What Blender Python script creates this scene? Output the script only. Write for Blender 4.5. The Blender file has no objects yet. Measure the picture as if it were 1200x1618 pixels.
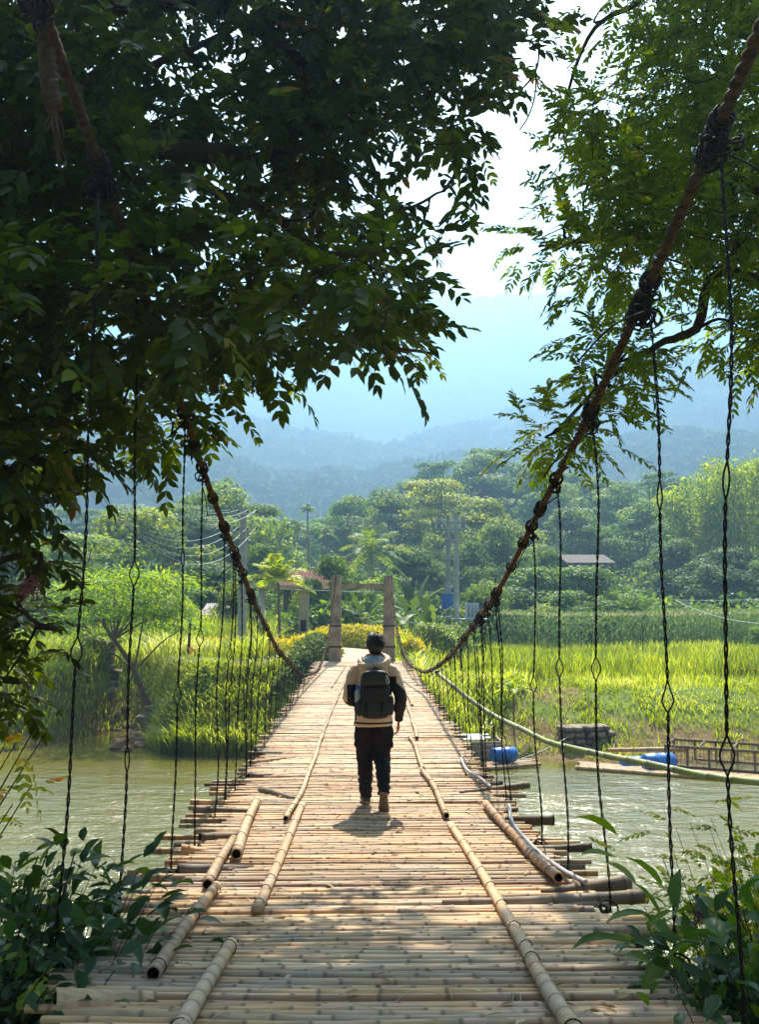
import bpy, math, random
import numpy as np
from mathutils import Vector, Matrix

random.seed(7)
rng = np.random.default_rng(7)
PI = math.pi
SC = bpy.context.scene
COL = SC.collection

# ------------------------------------------------------------------ camera
F = 1500.0            # focal length in photograph pixels (photograph 1200 x 1618)
CAM = np.array([0.0, 0.0, 4.8])
PITCH = math.atan(146 / 1500); YAW = -math.atan(28 / 1500)
cd = bpy.data.cameras.new('camera')
cam = bpy.data.objects.new('camera', cd); COL.objects.link(cam)
cam.location = CAM; cam.rotation_euler = (PI / 2 + PITCH, 0, YAW)
cd.sensor_fit = 'VERTICAL'; cd.sensor_height = 24; cd.lens = 24 * F / 1618
cd.clip_start = 0.05; cd.clip_end = 6000
SC.camera = cam

# ------------------------------------------------------------------ sky, sun, exposure
SUN_EL, SUN_AZ = math.radians(52), math.radians(5)
w = bpy.data.worlds.new('World'); SC.world = w; w.use_nodes = True
nt = w.node_tree; bg = nt.nodes['Background']
sky = nt.nodes.new('ShaderNodeTexSky'); sky.sky_type = 'NISHITA'; sky.sun_disc = False
sky.sun_elevation = SUN_EL; sky.sun_rotation = SUN_AZ
sky.dust_density = 6.0; sky.air_density = 1.0; sky.ozone_density = 1.0
nt.links.new(sky.outputs[0], bg.inputs[0]); bg.inputs[1].default_value = 0.055
sd = bpy.data.lights.new('sun', 'SUN'); sun = bpy.data.objects.new('sun', sd); COL.objects.link(sun)
sd.energy = 5.0; sd.angle = math.radians(0.5); sd.color = (1.0, 0.90, 0.74)
SUNV = Vector((math.sin(SUN_AZ) * math.cos(SUN_EL), math.cos(SUN_AZ) * math.cos(SUN_EL), math.sin(SUN_EL)))
sun.rotation_euler = SUNV.to_track_quat('Z', 'Y').to_euler(); sun.location = (0, 0, 40)
SC.view_settings.view_transform = 'Standard'; SC.view_settings.look = 'None'
SC.view_settings.gamma = 1.0; SC.view_settings.exposure = 2.25
SC.render.engine = 'CYCLES'
cy = SC.cycles
cy.max_bounces = 6; cy.diffuse_bounces = 3; cy.glossy_bounces = 2; cy.transmission_bounces = 3
cy.volume_bounces = 0; cy.transparent_max_bounces = 4; cy.sample_clamp_indirect = 6
cy.use_denoising = True; cy.caustics_reflective = False; cy.caustics_refractive = False

# ------------------------------------------------------------------ projection helpers
_a = PI / 2 + PITCH
_Rx = np.array([[1, 0, 0], [0, math.cos(_a), -math.sin(_a)], [0, math.sin(_a), math.cos(_a)]])
_Rz = np.array([[math.cos(YAW), -math.sin(YAW), 0], [math.sin(YAW), math.cos(YAW), 0], [0, 0, 1]])
_M = _Rz @ _Rx
def ray(u, v): return _M @ np.array([(u - 600) / F, -(v - 809) / F, -1.0])
def PY(u, v, Y): k = ray(u, v); return CAM + k * (Y / k[1])
def PX(u, v, X): k = ray(u, v); return CAM + k * (X / k[0])
def PZ(u, v, z): k = ray(u, v); return CAM + k * ((z - CAM[2]) / k[2])
def proj(p):
    q = (np.asarray(p, float) - CAM) @ _M
    return 600 + F * q[..., 0] / -q[..., 2], 809 - F * q[..., 1] / -q[..., 2]

def smooth_interp(x, xs, ys):
    xs = np.asarray(xs, float); ys = np.asarray(ys, float)
    m = np.gradient(ys, xs); x = np.clip(x, xs[0], xs[-1])
    i = np.clip(np.searchsorted(xs, x) - 1, 0, len(xs) - 2)
    h = xs[i + 1] - xs[i]; t = (x - xs[i]) / h
    return ((2*t**3-3*t**2+1)*ys[i] + (t**3-2*t**2+t)*h*m[i] + (-2*t**3+3*t**2)*ys[i+1] + (t**3-t**2)*h*m[i+1])

def deck_z(Y): return smooth_interp(Y, [0, 2, 3.7, 5.1, 5.9, 9.4, 12.5, 16, 24, 29, 32.5],
                                    [3.62, 3.44, 3.24, 3.06, 2.98, 2.79, 2.745, 2.75, 2.77, 2.82, 2.90])
def DK(u, v, off=0.0):
    k = ray(u, v); lo, hi = 2.0, 34.0
    f = lambda Y: (CAM + k * (Y / k[1]))[2] - deck_z(Y) - off
    for _ in range(40):
        mid = (lo + hi) / 2
        if f(mid) > 0: lo = mid
        else: hi = mid
    return CAM + k * (lo / k[1])

def hashn(ix, iy, s=0):
    n = (ix.astype(np.int64) * 374761393 + iy.astype(np.int64) * 668265263 + s * 2147483647) & 0xffffffff
    n = ((n ^ (n >> 13)) * 1274126177) & 0xffffffff
    return ((n ^ (n >> 16)) & 0xffff) / 65535.0
def vnoise(x, y, s=0):
    x = np.asarray(x, float); y = np.asarray(y, float)
    ix = np.floor(x); iy = np.floor(y); fx = x - ix; fy = y - iy
    fx = fx * fx * (3 - 2 * fx); fy = fy * fy * (3 - 2 * fy)
    a = hashn(ix, iy, s); b = hashn(ix + 1, iy, s); c = hashn(ix, iy + 1, s); d = hashn(ix + 1, iy + 1, s)
    return (a * (1 - fx) + b * fx) * (1 - fy) + (c * (1 - fx) + d * fx) * fy
def fbm(x, y, s=0, o=4):
    t = 0; am = .5
    for k in range(o): t = t + am * vnoise(x * 2**k, y * 2**k, s + k); am *= .5
    return t

# ------------------------------------------------------------------ terrain height (water is z = 0, camera 4.8)
def sst(a, b, x): t = np.clip((x - a) / (b - a), 0, 1); return t * t * (3 - 2 * t)
def bank_line(x):
    """Y of the far waterline at lateral x: a bank, with the mouth of a small stream near x = -8."""
    yb = 31.0 - 0.25 * np.clip(x, 0, 8) + 0.5 * (fbm(x * .25, x * 0 + 3.1, 5) - .5) * 2
    yb = yb + 6.5 * np.exp(-((x + 9.0) / 1.7) ** 2)
    return yb
def ground_z(x, y):
    x = np.asarray(x, float); y = np.asarray(y, float)
    yb = bank_line(x)
    d = y - yb
    nz = (fbm(x * .12, y * .12, 1) - .47)
    left = 1 - sst(-4.5, 2, x)
    top = 1.75 * (1 - left) + 2.3 * left
    bank = np.where(d < 0, np.maximum(-1.2, d * .9), top * sst(0, 3.6 + 2.4 * (1 - left) , d) + nz * .5 * sst(0, 5, d))
    # causeway for the path at the end of the bridge
    cx = -0.05 * np.clip(y - 44, 0, 60)
    cw = np.exp(-((x - cx) / 2.6) ** 4) * sst(30.6, 32.4, y) * (1 - sst(50, 80, y))
    bank = bank * (1 - cw) + 2.88 * cw
    # wooded slope behind
    rise = np.clip(y - 78, 0, 1e9)
    slope = 0.16 * np.minimum(rise, 90) * (0.55 + 0.45 * sst(-30, 25, x)) + 0.03 * np.clip(rise - 90, 0, 300)
    bank = bank + slope + nz * 3 * sst(70, 140, y)
    # near bank under the camera
    nb = 3.0 * (1 - sst(2.2, 7.5, y - 0.25 * np.clip(np.abs(x) - 1.4, 0, 4))) - 1.2 + .3 * nz
    nb = np.where(y < 2.2, np.minimum(nb, 1.9), nb)
    return np.where(y < 14, nb, bank)

# ------------------------------------------------------------------ materials
def lin(h):
    if isinstance(h, str):
        c = [int(h[i:i + 2], 16) / 255 for i in (0, 2, 4)]
        return tuple((x / 12.92 if x <= .04045 else ((x + .055) / 1.055) ** 2.4) for x in c)
    return h
def rgba(c): c = lin(c); return (c[0], c[1], c[2], 1)
class NT:
    def __init__(s, name):
        s.m = bpy.data.materials.new(name); s.m.use_nodes = True
        s.t = s.m.node_tree; s.n = s.t.nodes; s.b = s.n['Principled BSDF']; s.out = s.n['Material Output']
    def new(s, k, **kw):
        n = s.n.new('ShaderNode' + k)
        for a, b in kw.items(): setattr(n, a, b)
        return n
    def link(s, a, b): s.t.links.new(a, b)
    def noise(s, scale, detail=3, vec=None, rough=.55):
        n = s.new('TexNoise'); n.inputs['Scale'].default_value = scale; n.inputs['Detail'].default_value = detail
        n.inputs['Roughness'].default_value = rough
        if vec is not None: s.link(vec, n.inputs['Vector'])
        return n.outputs['Fac']
    def pos(s, scale=(1, 1, 1)):
        g = s.new('NewGeometry'); m = s.new('Mapping'); m.inputs['Scale'].default_value = scale
        s.link(g.outputs['Position'], m.inputs['Vector']); return m.outputs[0]
    def objc(s, scale=(1, 1, 1)):
        g = s.new('TexCoord'); m = s.new('Mapping'); m.inputs['Scale'].default_value = scale
        s.link(g.outputs['Object'], m.inputs['Vector']); return m.outputs[0]
    def ramp(s, fac, stops):
        r = s.new('ValToRGB'); e = r.color_ramp.elements
        while len(e) < len(stops): e.new(.5)
        for k, (p, c) in enumerate(stops): e[k].position = p; e[k].color = rgba(c)
        s.link(fac, r.inputs[0]); return r.outputs[0]
    def mix(s, f, a, b, mode='MIX'):
        m = s.new('Mix', data_type='RGBA', blend_type=mode)
        for sock, val in ((m.inputs[0], f), (m.inputs[6], a), (m.inputs[7], b)):
            if hasattr(val, 'links'): s.link(val, sock)
            elif isinstance(val, (int, float)): sock.default_value = val
            else: sock.default_value = rgba(val)
        return m.outputs[2]
    def attr(s, name): n = s.new('Attribute'); n.attribute_name = name; return n.outputs['Fac']
    def bump(s, h, strength=.5, dist=.02):
        b = s.new('Bump'); b.inputs['Strength'].default_value = strength; b.inputs['Distance'].default_value = dist
        s.link(h, b.inputs['Height']); s.link(b.outputs[0], s.b.inputs['Normal']); return b.outputs[0]
    def base(s, c):
        if hasattr(c, 'links'): s.link(c, s.b.inputs['Base Color'])
        else: s.b.inputs['Base Color'].default_value = rgba(c)
    def rough(s, v, spec=None):
        s.b.inputs['Roughness'].default_value = v
        if spec is not None: s.b.inputs['Specular IOR Level'].default_value = spec

def mat_plain(name, c1, c2=None, rough=.7, scale=6, spec=.3, bump=0, bdist=.01, metal=0, detail=4, world=False, stretch=(1, 1, 1)):
    t = NT(name); t.rough(rough, spec); t.b.inputs['Metallic'].default_value = metal
    v = t.pos(stretch) if world else t.objc(stretch)
    n = t.noise(scale, detail, v)
    t.base(t.ramp(n, [(.3, c1), (.7, c2 or c1)]))
    if bump: t.bump(t.noise(scale * 3, detail, v), bump, bdist)
    return t.m

def mat_leaf(name, stops, rough=.42, trans=.35, tcol=None, objtint=False, spec=.45, nscale=None):
    """leaf colour from the per-leaf attribute rnd; light passes through the blade"""
    t = NT(name)
    c = t.ramp(t.attr('rnd'), stops)
    if nscale:
        n = t.noise(nscale, 2, t.pos()); c = t.mix(t.ramp(n, [(.35, (0, 0, 0)), (.65, (1, 1, 1))]), c, t.mix(.6, c, (.30, .32, .05)))
    if objtint:
        oi = t.new('ObjectInfo'); c = t.mix(1.0, c, oi.outputs['Color'], 'MULTIPLY')
    t.base(c); t.rough(rough, spec)
    tr = t.new('BsdfTranslucent')
    hs = t.new('HueSaturation'); hs.inputs['Saturation'].default_value = 1.15; hs.inputs['Value'].default_value = 1.9
    hs.inputs['Hue'].default_value = .475
    t.link(c, hs.inputs['Color']); t.link(hs.outputs[0], tr.inputs['Color'])
    ms = t.new('MixShader'); ms.inputs[0].default_value = trans
    t.link(t.b.outputs[0], ms.inputs[1]); t.link(tr.outputs[0], ms.inputs[2]); t.link(ms.outputs[0], t.out.inputs['Surface'])
    return t.m

def mat_bamboo(name, stops, dark=.35):
    t = NT(name)
    oi = t.attr('rnd')
    c = t.ramp(oi, stops)
    ps = t.pos((1.2, 18, 18)); n1 = t.noise(3.0, 5, ps, .65)
    c = t.mix(t.ramp(n1, [(.35, (.0, .0, .0)), (.75, (1, 1, 1))]), c, t.mix(.55, c, (.10, .085, .065)))
    n2 = t.noise(2.2, 4, t.pos()); c = t.mix(t.ramp(n2, [(.45, (0, 0, 0)), (.75, (1, 1, 1))]), c, t.mix(.5, c, (.36, .33, .29)))
    nd = t.attr('node'); c = t.mix(nd, c, t.mix(.7, c, (.05, .035, .025)))
    t.base(c); t.rough(.62, .3)
    t.bump(t.noise(6, 4, t.pos((2, 30, 30))), .5, .006)
    return t.m

BAM = [(0.0, '8e6a40'), (.1, 'cca26c'), (.2, 'a89878'), (.3, 'e6b67c'), (.42, 'f2cc96'), (.52, 'c08c5a'), (.62, 'e2b078'), (.7, '94826a'), (.78, 'ecc088'), (.87, 'a07044'), (.94, '6a4426'), (1, 'f0d6a8')]
M = {}
M['bamboo'] = mat_bamboo('weathered_bamboo', BAM)
M['bamboo_dark'] = mat_bamboo('dark_bamboo', [(0, '4a3a28'), (.5, '6b573d'), (1, '7c6a4e')])
M['bamboo_pale'] = mat_bamboo('pale_bamboo', [(0, 'c49c6e'), (.5, 'd6b486'), (1, 'b08a60')])
M['bamboo_green'] = mat_bamboo('green_bamboo', [(0, '8f9a55'), (.5, 'a3aa68'), (1, '8c9450')])
M['inside'] = mat_plain('bamboo_inside', '1c130c', '2a1d12', .9)
M['rope'] = mat_plain('tarred_rope', '2c1e14', '5a422d', .85, 25, .2, .5, .004, world=True)
M['rope_far'] = M['rope']
M['wire'] = mat_plain('rusty_wire', '0e0906', '2a1a10', .7, 30, .2, world=True)
M['concrete'] = mat_plain('weathered_concrete', '6e6659', 'aaa08e', .9, 3.2, .2, .4, .01, world=True)
M['concrete_pole'] = mat_plain('pole_concrete', '8d918c', 'a9aca6', .85, 1.5, .2, world=True)
M['steel'] = mat_plain('galvanised_steel', '8d979b', 'b2bbbd', .5, 3, .5, metal=.4)
M['bark'] = mat_plain('bark', '2d241a', '4b3e2e', .9, 9, .2, .8, .02, world=True, stretch=(1, 1, .4))
M['bark_pale'] = mat_plain('pale_bark', '5c5040', '84765e', .9, 7, .2, .6, .02)

def srf(c1, c2, **k): return mat_plain('m', c1, c2, **k)
# ------------------------------------------------------------------ mesh building
WL = {}     # world location of every object used as a parent
class MB:
    def __init__(s): s.V = []; s.Q = []; s.T = []; s.qm = []; s.tm = []; s.at = {}; s.n = 0
    def add(s, V, F, mi=0, **at):
        V = np.asarray(V, float).reshape(-1, 3); F = np.asarray(F, int)
        k = len(V)
        if F.ndim == 2 and len(F):
            if F.shape[1] == 4: s.Q.append(F + s.n); s.qm.append(np.full(len(F), mi))
            else: s.T.append(F + s.n); s.tm.append(np.full(len(F), mi))
        s.V.append(V)
        for a, val in at.items():
            if a not in s.at: s.at[a] = [(0, None)]
            s.at[a].append((s.n, np.broadcast_to(np.asarray(val, float), (k,)).copy()))
        s.n += k
        return s
    def both(s, V, Q, T, mi=0, **at):
        n0 = s.n; s.add(V, Q, mi, **at)
        if len(T): s.T.append(np.asarray(T, int) + n0); s.tm.append(np.full(len(T), mi))
        return s
    def arr(s): return np.concatenate(s.V) if s.V else np.zeros((0, 3))
    def mesh(s, name, mats, smooth=True, shift=None):
        V = s.arr()
        if shift is not None: V = V - shift
        me = bpy.data.meshes.new(name)
        Q = np.concatenate(s.Q) if s.Q else np.zeros((0, 4), int)
        T = np.concatenate(s.T) if s.T else np.zeros((0, 3), int)
        me.vertices.add(len(V)); me.vertices.foreach_set('co', V.astype(np.float32).ravel())
        loops = np.concatenate([Q.ravel(), T.ravel()]).astype(np.int32)
        me.loops.add(len(loops)); me.loops.foreach_set('vertex_index', loops)
        st = np.concatenate([np.arange(len(Q)) * 4, len(Q) * 4 + np.arange(len(T)) * 3]).astype(np.int32)
        me.polygons.add(len(st)); me.polygons.foreach_set('loop_start', st)
        if isinstance(mats, bpy.types.Material): mats = [mats]
        for m in mats: me.materials.append(m)
        mi = np.concatenate([np.concatenate(s.qm) if s.qm else np.zeros(0), np.concatenate(s.tm) if s.tm else np.zeros(0)]).astype(np.int32)
        me.polygons.foreach_set('material_index', mi)
        me.polygons.foreach_set('use_smooth', np.full(len(st), smooth))
        for a, lst in s.at.items():
            v = np.zeros(len(V), np.float32)
            for off, val in lst:
                if val is not None: v[off:off + len(val)] = val
            at = me.attributes.new(a, 'FLOAT', 'POINT'); at.data.foreach_set('value', v)
        me.update(calc_edges=True)
        return me
    def build(s, name, mats, parent=None, smooth=True, origin=None):
        """links the collected world-space geometry as ONE object, its origin at the foot of the geometry"""
        V = s.arr()
        if origin is None:
            lo, hi = V.min(0), V.max(0); origin = np.array([(lo[0] + hi[0]) / 2, (lo[1] + hi[1]) / 2, lo[2]])
        origin = np.asarray(origin, float)
        o = bpy.data.objects.new(name, s.mesh(name, mats, smooth, origin)); COL.objects.link(o)
        WL[o.name] = origin
        if parent is not None:
            o.parent = parent; o.location = origin - WL[parent.name]
        else: o.location = origin
        return o

def empty(name, loc):
    o = bpy.data.objects.new(name, None); COL.objects.link(o); o.location = loc; o.empty_display_size = .2
    WL[o.name] = np.asarray(loc, float); return o
def tag(o, label, cat, group=None, kind=None):
    o['label'] = label; o['category'] = cat
    if group: o['group'] = group
    if kind: o['kind'] = kind
    return o
def structure(o): o['kind'] = 'structure'; return o
def copy_tree(o, loc=None, rz=0, sc=1, color=None, tilt=0):
    r = o.copy(); COL.objects.link(r)
    if loc is not None: r.location = loc
    r.rotation_euler = (tilt, 0, rz); r.scale = (sc, sc, sc) if isinstance(sc, (int, float)) else sc
    for c in o.children:
        d = c.copy(); COL.objects.link(d); d.parent = r
        if color: d.color = color
        for g in c.children:
            e = g.copy(); COL.objects.link(e); e.parent = d
            if color: e.color = color
    if color: r.color = color
    return r

def frames(P):
    P = np.asarray(P, float); n = len(P)
    T = np.gradient(P, axis=0); T /= np.linalg.norm(T, axis=1)[:, None] + 1e-12
    N = np.zeros_like(P); up = np.array([0, 0, 1.0]) if abs(T[0][2]) < .9 else np.array([1.0, 0, 0])
    v = np.cross(T[0], up); N[0] = v / np.linalg.norm(v)
    for i in range(1, n):
        v = N[i - 1] - T[i] * (N[i - 1] @ T[i]); N[i] = v / (np.linalg.norm(v) + 1e-12)
    return T, N, np.cross(T, N)
def tube(mb, P, r, seg=8, mi=0, cap=True, squash=1.0, capmi=None, **at):
    P = np.asarray(P, float); n = len(P); r = np.broadcast_to(np.asarray(r, float), (n,))
    T, N, B = frames(P)
    a = np.arange(seg) * 2 * PI / seg
    ring = (np.cos(a)[None, :, None] * N[:, None] + squash * np.sin(a)[None, :, None] * B[:, None]) * r[:, None, None]
    V = (P[:, None] + ring).reshape(-1, 3)
    i, j = np.meshgrid(np.arange(n - 1), np.arange(seg), indexing='ij'); j2 = (j + 1) % seg
    Q = np.stack([i * seg + j, i * seg + j2, (i + 1) * seg + j2, (i + 1) * seg + j], -1).reshape(-1, 4)
    at2 = {k: (np.repeat(v, seg) if np.ndim(v) else v) for k, v in at.items()}
    mb.add(V, Q, mi, **at2)
    if cap:
        for (c, k, flip) in ((P[0], 0, 1), (P[-1], n - 1, 0)):
            ringv = V[k * seg:(k + 1) * seg]
            f = [[0, 1 + q, 1 + (q + 1) % seg] if flip == 0 else [0, 1 + (q + 1) % seg, 1 + q] for q in range(seg)]
            at3 = {kk: (float(v[k]) if np.ndim(v) else v) for kk, v in at.items()}
            mb.add(np.vstack([c[None], ringv]), np.array(f), mi if capmi is None else capmi, **at3)
    return mb
def box(mb, lo, hi, mi=0, rot=0.0, c=None, **at):
    lo = np.array(lo, float); hi = np.array(hi, float)
    V = np.array([[x, y, z] for z in (lo[2], hi[2]) for (x, y) in ((lo[0], lo[1]), (hi[0], lo[1]), (hi[0], hi[1]), (lo[0], hi[1]))])
    if rot:
        cc = np.array(c if c is not None else (lo + hi) / 2); q = V - cc
        V = np.stack([q[:, 0] * math.cos(rot) - q[:, 1] * math.sin(rot), q[:, 0] * math.sin(rot) + q[:, 1] * math.cos(rot), q[:, 2]], 1) + cc
    mb.add(V, [[0, 3, 2, 1], [4, 5, 6, 7], [0, 1, 5, 4], [1, 2, 6, 5], [2, 3, 7, 6], [3, 0, 4, 7]], mi, **at); return mb
def bez(P, n=24):
    P = np.asarray(P, float); t = np.linspace(0, len(P) - 1, n); k = np.arange(len(P))
    if len(P) < 3: return np.stack([np.interp(t, k, P[:, i]) for i in range(3)], 1)
    return np.stack([smooth_interp(t, k, P[:, i]) for i in range(3)], 1)
def norm(v): return v / (np.linalg.norm(v, axis=-1, keepdims=True) + 1e-12)

# leaf templates: x along the blade, y across, z out of it
LT8 = (np.array([[0, 0, 0], [.28, -.42, .05], [.66, -.36, .03], [1, 0, -.10], [.66, .36, .03], [.28, .42, .05], [.3, 0, -.02], [.66, 0, -.04]]),
       np.array([[1, 2, 7, 6], [6, 7, 4, 5]]), np.array([[0, 1, 6], [2, 3, 7], [0, 6, 5], [7, 3, 4]]))
LT4 = (np.array([[0, 0, 0], [.45, -.45, .06], [1, 0, -.05], [.45, .45, .06]]), np.array([[0, 1, 2, 3]]), np.zeros((0, 3), int))
def leaves(mb, O, D, N, L, W, tpl=LT8, mi=0, rnd=None):
    """one blade per row: base O, direction D, upward side N, length L, width W"""
    O = np.asarray(O, float); D = norm(np.asarray(D, float)); N = np.asarray(N, float)
    S = norm(np.cross(N, D)); N = np.cross(D, S)
    n = len(O); L = np.broadcast_to(L, (n,)); W = np.broadcast_to(W, (n,))
    t, q, r = tpl; k = len(t)
    V = O[:, None] + D[:, None] * (t[None, :, 0, None] * L[:, None, None]) + S[:, None] * (t[None, :, 1, None] * W[:, None, None]) + N[:, None] * (t[None, :, 2, None] * L[:, None, None])
    off = (np.arange(n) * k)[:, None, None]
    if rnd is None: rnd = rng.random(n)
    Q = (q[None] + off).reshape(-1, 4); T = (r[None] + off).reshape(-1, 3)
    mb.both(V.reshape(-1, 3), Q, T, mi, rnd=np.repeat(rnd, k))
    return mb
def randdir(n): v = rng.normal(size=(n, 3)); return norm(v)
#@@SETTING
# ================================================================== SETTING
def grid_mesh(name, xs, ys, fz, mat, origin=(0, 0, 0)):
    X, Y = np.meshgrid(xs, ys); Z = fz(X, Y)
    V = np.stack([X, Y, Z], -1).reshape(-1, 3); nx = len(xs); ny = len(ys)
    i, j = np.meshgrid(np.arange(ny - 1), np.arange(nx - 1), indexing='ij')
    Q = np.stack([i * nx + j, i * nx + j + 1, (i + 1) * nx + j + 1, (i + 1) * nx + j], -1).reshape(-1, 4)
    mb = MB(); mb.add(V, Q); return structure(mb.build(name, mat, origin=origin))
def spread(lo, a, b, hi, step, big=14):
    mid = np.arange(a, b + 1e-6, step)
    l = a - np.geomspace(step, a - lo, big)[::-1]; r = b + np.geomspace(step, hi - b, big)
    return np.concatenate([l, mid, r])

t = NT('ground'); t.rough(.95, .1)
p = t.pos()
n1 = t.noise(.35, 5, p); n2 = t.noise(2.5, 5, p)
green = t.ramp(n2, [(.3, (.07, .11, .018)), (.7, (.17, .22, .035))])
earth = t.ramp(n2, [(.3, (.10, .065, .03)), (.7, (.22, .15, .07))])
c = t.mix(t.ramp(n1, [(.46, (0, 0, 0)), (.58, (.95, .95, .95))]), green, earth)
sx = t.new('SeparateXYZ'); t.link(p, sx.inputs[0])
mr = t.new('MapRange'); mr.inputs[1].default_value = .05; mr.inputs[2].default_value = 1.1; t.link(sx.outputs[2], mr.inputs[0])
c = t.mix(mr.outputs[0], earth, c)
t.base(c); t.bump(n2, .8, .1)
M['ground'] = t.m
grid_mesh('ground', spread(-2500, -30, 36, 2500, .45, 18), spread(-300, -2, 70, 2500, .45, 24), ground_z, M['ground'])

t = NT('river_water')
t.rough(.06, .5)
p = t.pos((1, 1.9, 1)); na = t.noise(1.0, 4, p, .6); nb = t.noise(7, 3, t.pos((1, 1.6, 1)))
t.base(t.ramp(t.noise(.12, 2, t.pos()), [(.35, (.10, .092, .018)), (.7, (.14, .128, .03))]))
m = t.new('Math', operation='MULTIPLY_ADD'); m.inputs[1].default_value = .22; t.link(nb, m.inputs[0]); t.link(na, m.inputs[2])
t.bump(m.outputs[0], 1.0, .2)
bn = [n for n in t.n if n.bl_idname == 'ShaderNodeBump'][0]; sx = t.new('SeparateXYZ'); t.link(t.pos(), sx.inputs[0]); mr = t.new('MapRange')
mr.inputs[1].default_value = 31; mr.inputs[2].default_value = 23; mr.inputs[3].default_value = .18; mr.inputs[4].default_value = 1.1; t.link(sx.outputs[1], mr.inputs[0])
m2 = t.new('Math', operation='MULTIPLY'); t.link(mr.outputs[0], m2.inputs[0]); cr_ = t.ramp(t.noise(.22, 3, t.pos((1, 2.2, 1))), [(.35, (.35, .35, .35)), (.6, (1, 1, 1))]); t.link(cr_, m2.inputs[1]); t.link(m2.outputs[0], bn.inputs['Strength'])
M['water'] = t.m
mb = MB(); mb.add([[-400, -3, 0], [400, -3, 0], [400, 60, 0], [-400, 60, 0]], [[0, 1, 2, 3]])
structure(mb.build('river_water', M['water'], origin=(0, 20, 0)))

# dirt path leading away from the end of the bridge
M['path'] = mat_plain('trodden_earth', 'b79a78', 'd6bd9b', .95, 3, .1, .6, .02, world=True)
mb = MB()
c0 = [(-.05, 32.1), (.1, 34), (.1, 37), (-.7, 41), (-3.2, 45), (-8, 47), (-16, 48)]
Pc = bez([(a, b, 0) for a, b in c0], 60)
T_, N_, _b = frames(Pc + np.array([0, 0, 0])); side = np.stack([T_[:, 1], -T_[:, 0]], 1)
row = []
for k in range(-3, 4):
    xy = Pc[:, :2] + side * (k / 3 * (.95 + .08 * math.sin(k)))
    row.append(np.stack([xy[:, 0], xy[:, 1], ground_z(xy[:, 0], xy[:, 1]) + .045 - .012 * abs(k)], 1))
V = np.stack(row, 1).reshape(-1, 3)
i, j = np.meshgrid(np.arange(59), np.arange(6), indexing='ij')
mb.add(V, np.stack([i * 7 + j, i * 7 + j + 1, (i + 1) * 7 + j + 1, (i + 1) * 7 + j], -1).reshape(-1, 4))
structure(mb.build('path', M['path']))

# wooded hills fading in the haze
t = NT('wooded_hill'); t.rough(.95, .05)
n = t.noise(.06, 6, t.pos((1, 1, 1.5)), .7)
t.base(t.ramp(n, [(.35, (.008, .022, .008)), (.5, (.03, .06, .018)), (.65, (.09, .12, .03))])); M['hill'] = t.m
M['hill_leaf'] = mat_leaf('hill_foliage', [(0, (.015, .035, .010)), (.5, (.04, .08, .02)), (1, (.12, .16, .04))], rough=.8, trans=.2, spec=.1)
def hill(name, Y0, us, vs, depth, rough, seed, nx, ny, trees, cards, crown, flabel):
    xs = np.linspace(PY(-700, 955, Y0)[0], PY(1900, 955, Y0)[0], nx)
    uu = np.array([proj([x, Y0, 4.8])[0] for x in xs])
    top = 4.8 + (955 - np.interp(uu, us, vs)) / F * Y0
    ys = np.linspace(Y0 - depth, Y0 + depth * .5, ny)
    X, Y = np.meshgrid(xs, ys)
    tt = (Y - (Y0 - depth)) / depth
    prof = np.where(tt < 1, sst(0, 1, tt) ** .85, 1 - .5 * (tt - 1))
    rid = fbm(X / (depth * .35), Y / (depth * .6), seed, 4) - .47
    Z = 3 + (top[None] - 3) * np.clip(prof + rid * .35 * np.sin(np.clip(tt, 0, 1) * PI), 0, 2)
    s = rough
    bump = (1 - np.abs(2 * vnoise(X / s, Y / s, seed + 9) - 1)) * s * .35 + vnoise(X / (s * .45), Y / (s * .45), seed + 11) * s * .3
    Z = Z + bump * sst(0, .1, tt)
    V = np.stack([X, Y, Z], -1).reshape(-1, 3)
    i, j = np.meshgrid(np.arange(ny - 1), np.arange(nx - 1), indexing='ij')
    mb = MB(); mb.add(V, np.stack([i * nx + j, i * nx + j + 1, (i + 1) * nx + j + 1, (i + 1) * nx + j], -1).reshape(-1, 4))
    o = structure(mb.build(name, M['hill']))
    # the forest on its slope: crowns of leafy clumps
    n = trees; fi = rng.uniform(0, ny * .68, n) ; fj = rng.uniform(0, nx - 1.01, n); C = V.reshape(ny, nx, 3)[fi.astype(int), fj.astype(int)] + 0
    R = rng.uniform(.6, 1.35, n) * crown; k = cards; d = norm(rng.normal(size=(n, k, 3))); d[..., 2] = np.abs(d[..., 2]); d[..., 1] -= .25; d = norm(d)
    P = C[:, None] + d * R[:, None, None] * np.array([1, 1, .8]) + np.array([0, 0, .1]) * R[:, None, None]
    s_ = (R[:, None] * rng.uniform(.4, .8, (n, k))).ravel(); dr = norm(rng.normal(size=(n * k, 3)))
    fm = MB(); leaves(fm, P.reshape(-1, 3) - dr * s_[:, None] * .5, dr, d.reshape(-1, 3) + randdir(n * k) * .3, s_, s_ * .8, LT4, rnd=np.clip(np.repeat(rng.uniform(.15, .75, n), k) + .12 * rng.normal(size=n * k), 0, 1))
    f = fm.build('hill_forest', M['hill_leaf'], smooth=False, origin=o.location); tag(f, flabel, 'forest', kind='stuff')
    return o
hill('hill', 560, [-700, 0, 350, 450, 600, 700, 850, 1000, 1200, 1900], [720, 715, 745, 775, 770, 745, 735, 720, 715, 720], 250, 12, 21, 420, 130, 5200, 24, 5.2, 'dense forest on the nearest hill behind the valley trees')
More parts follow.
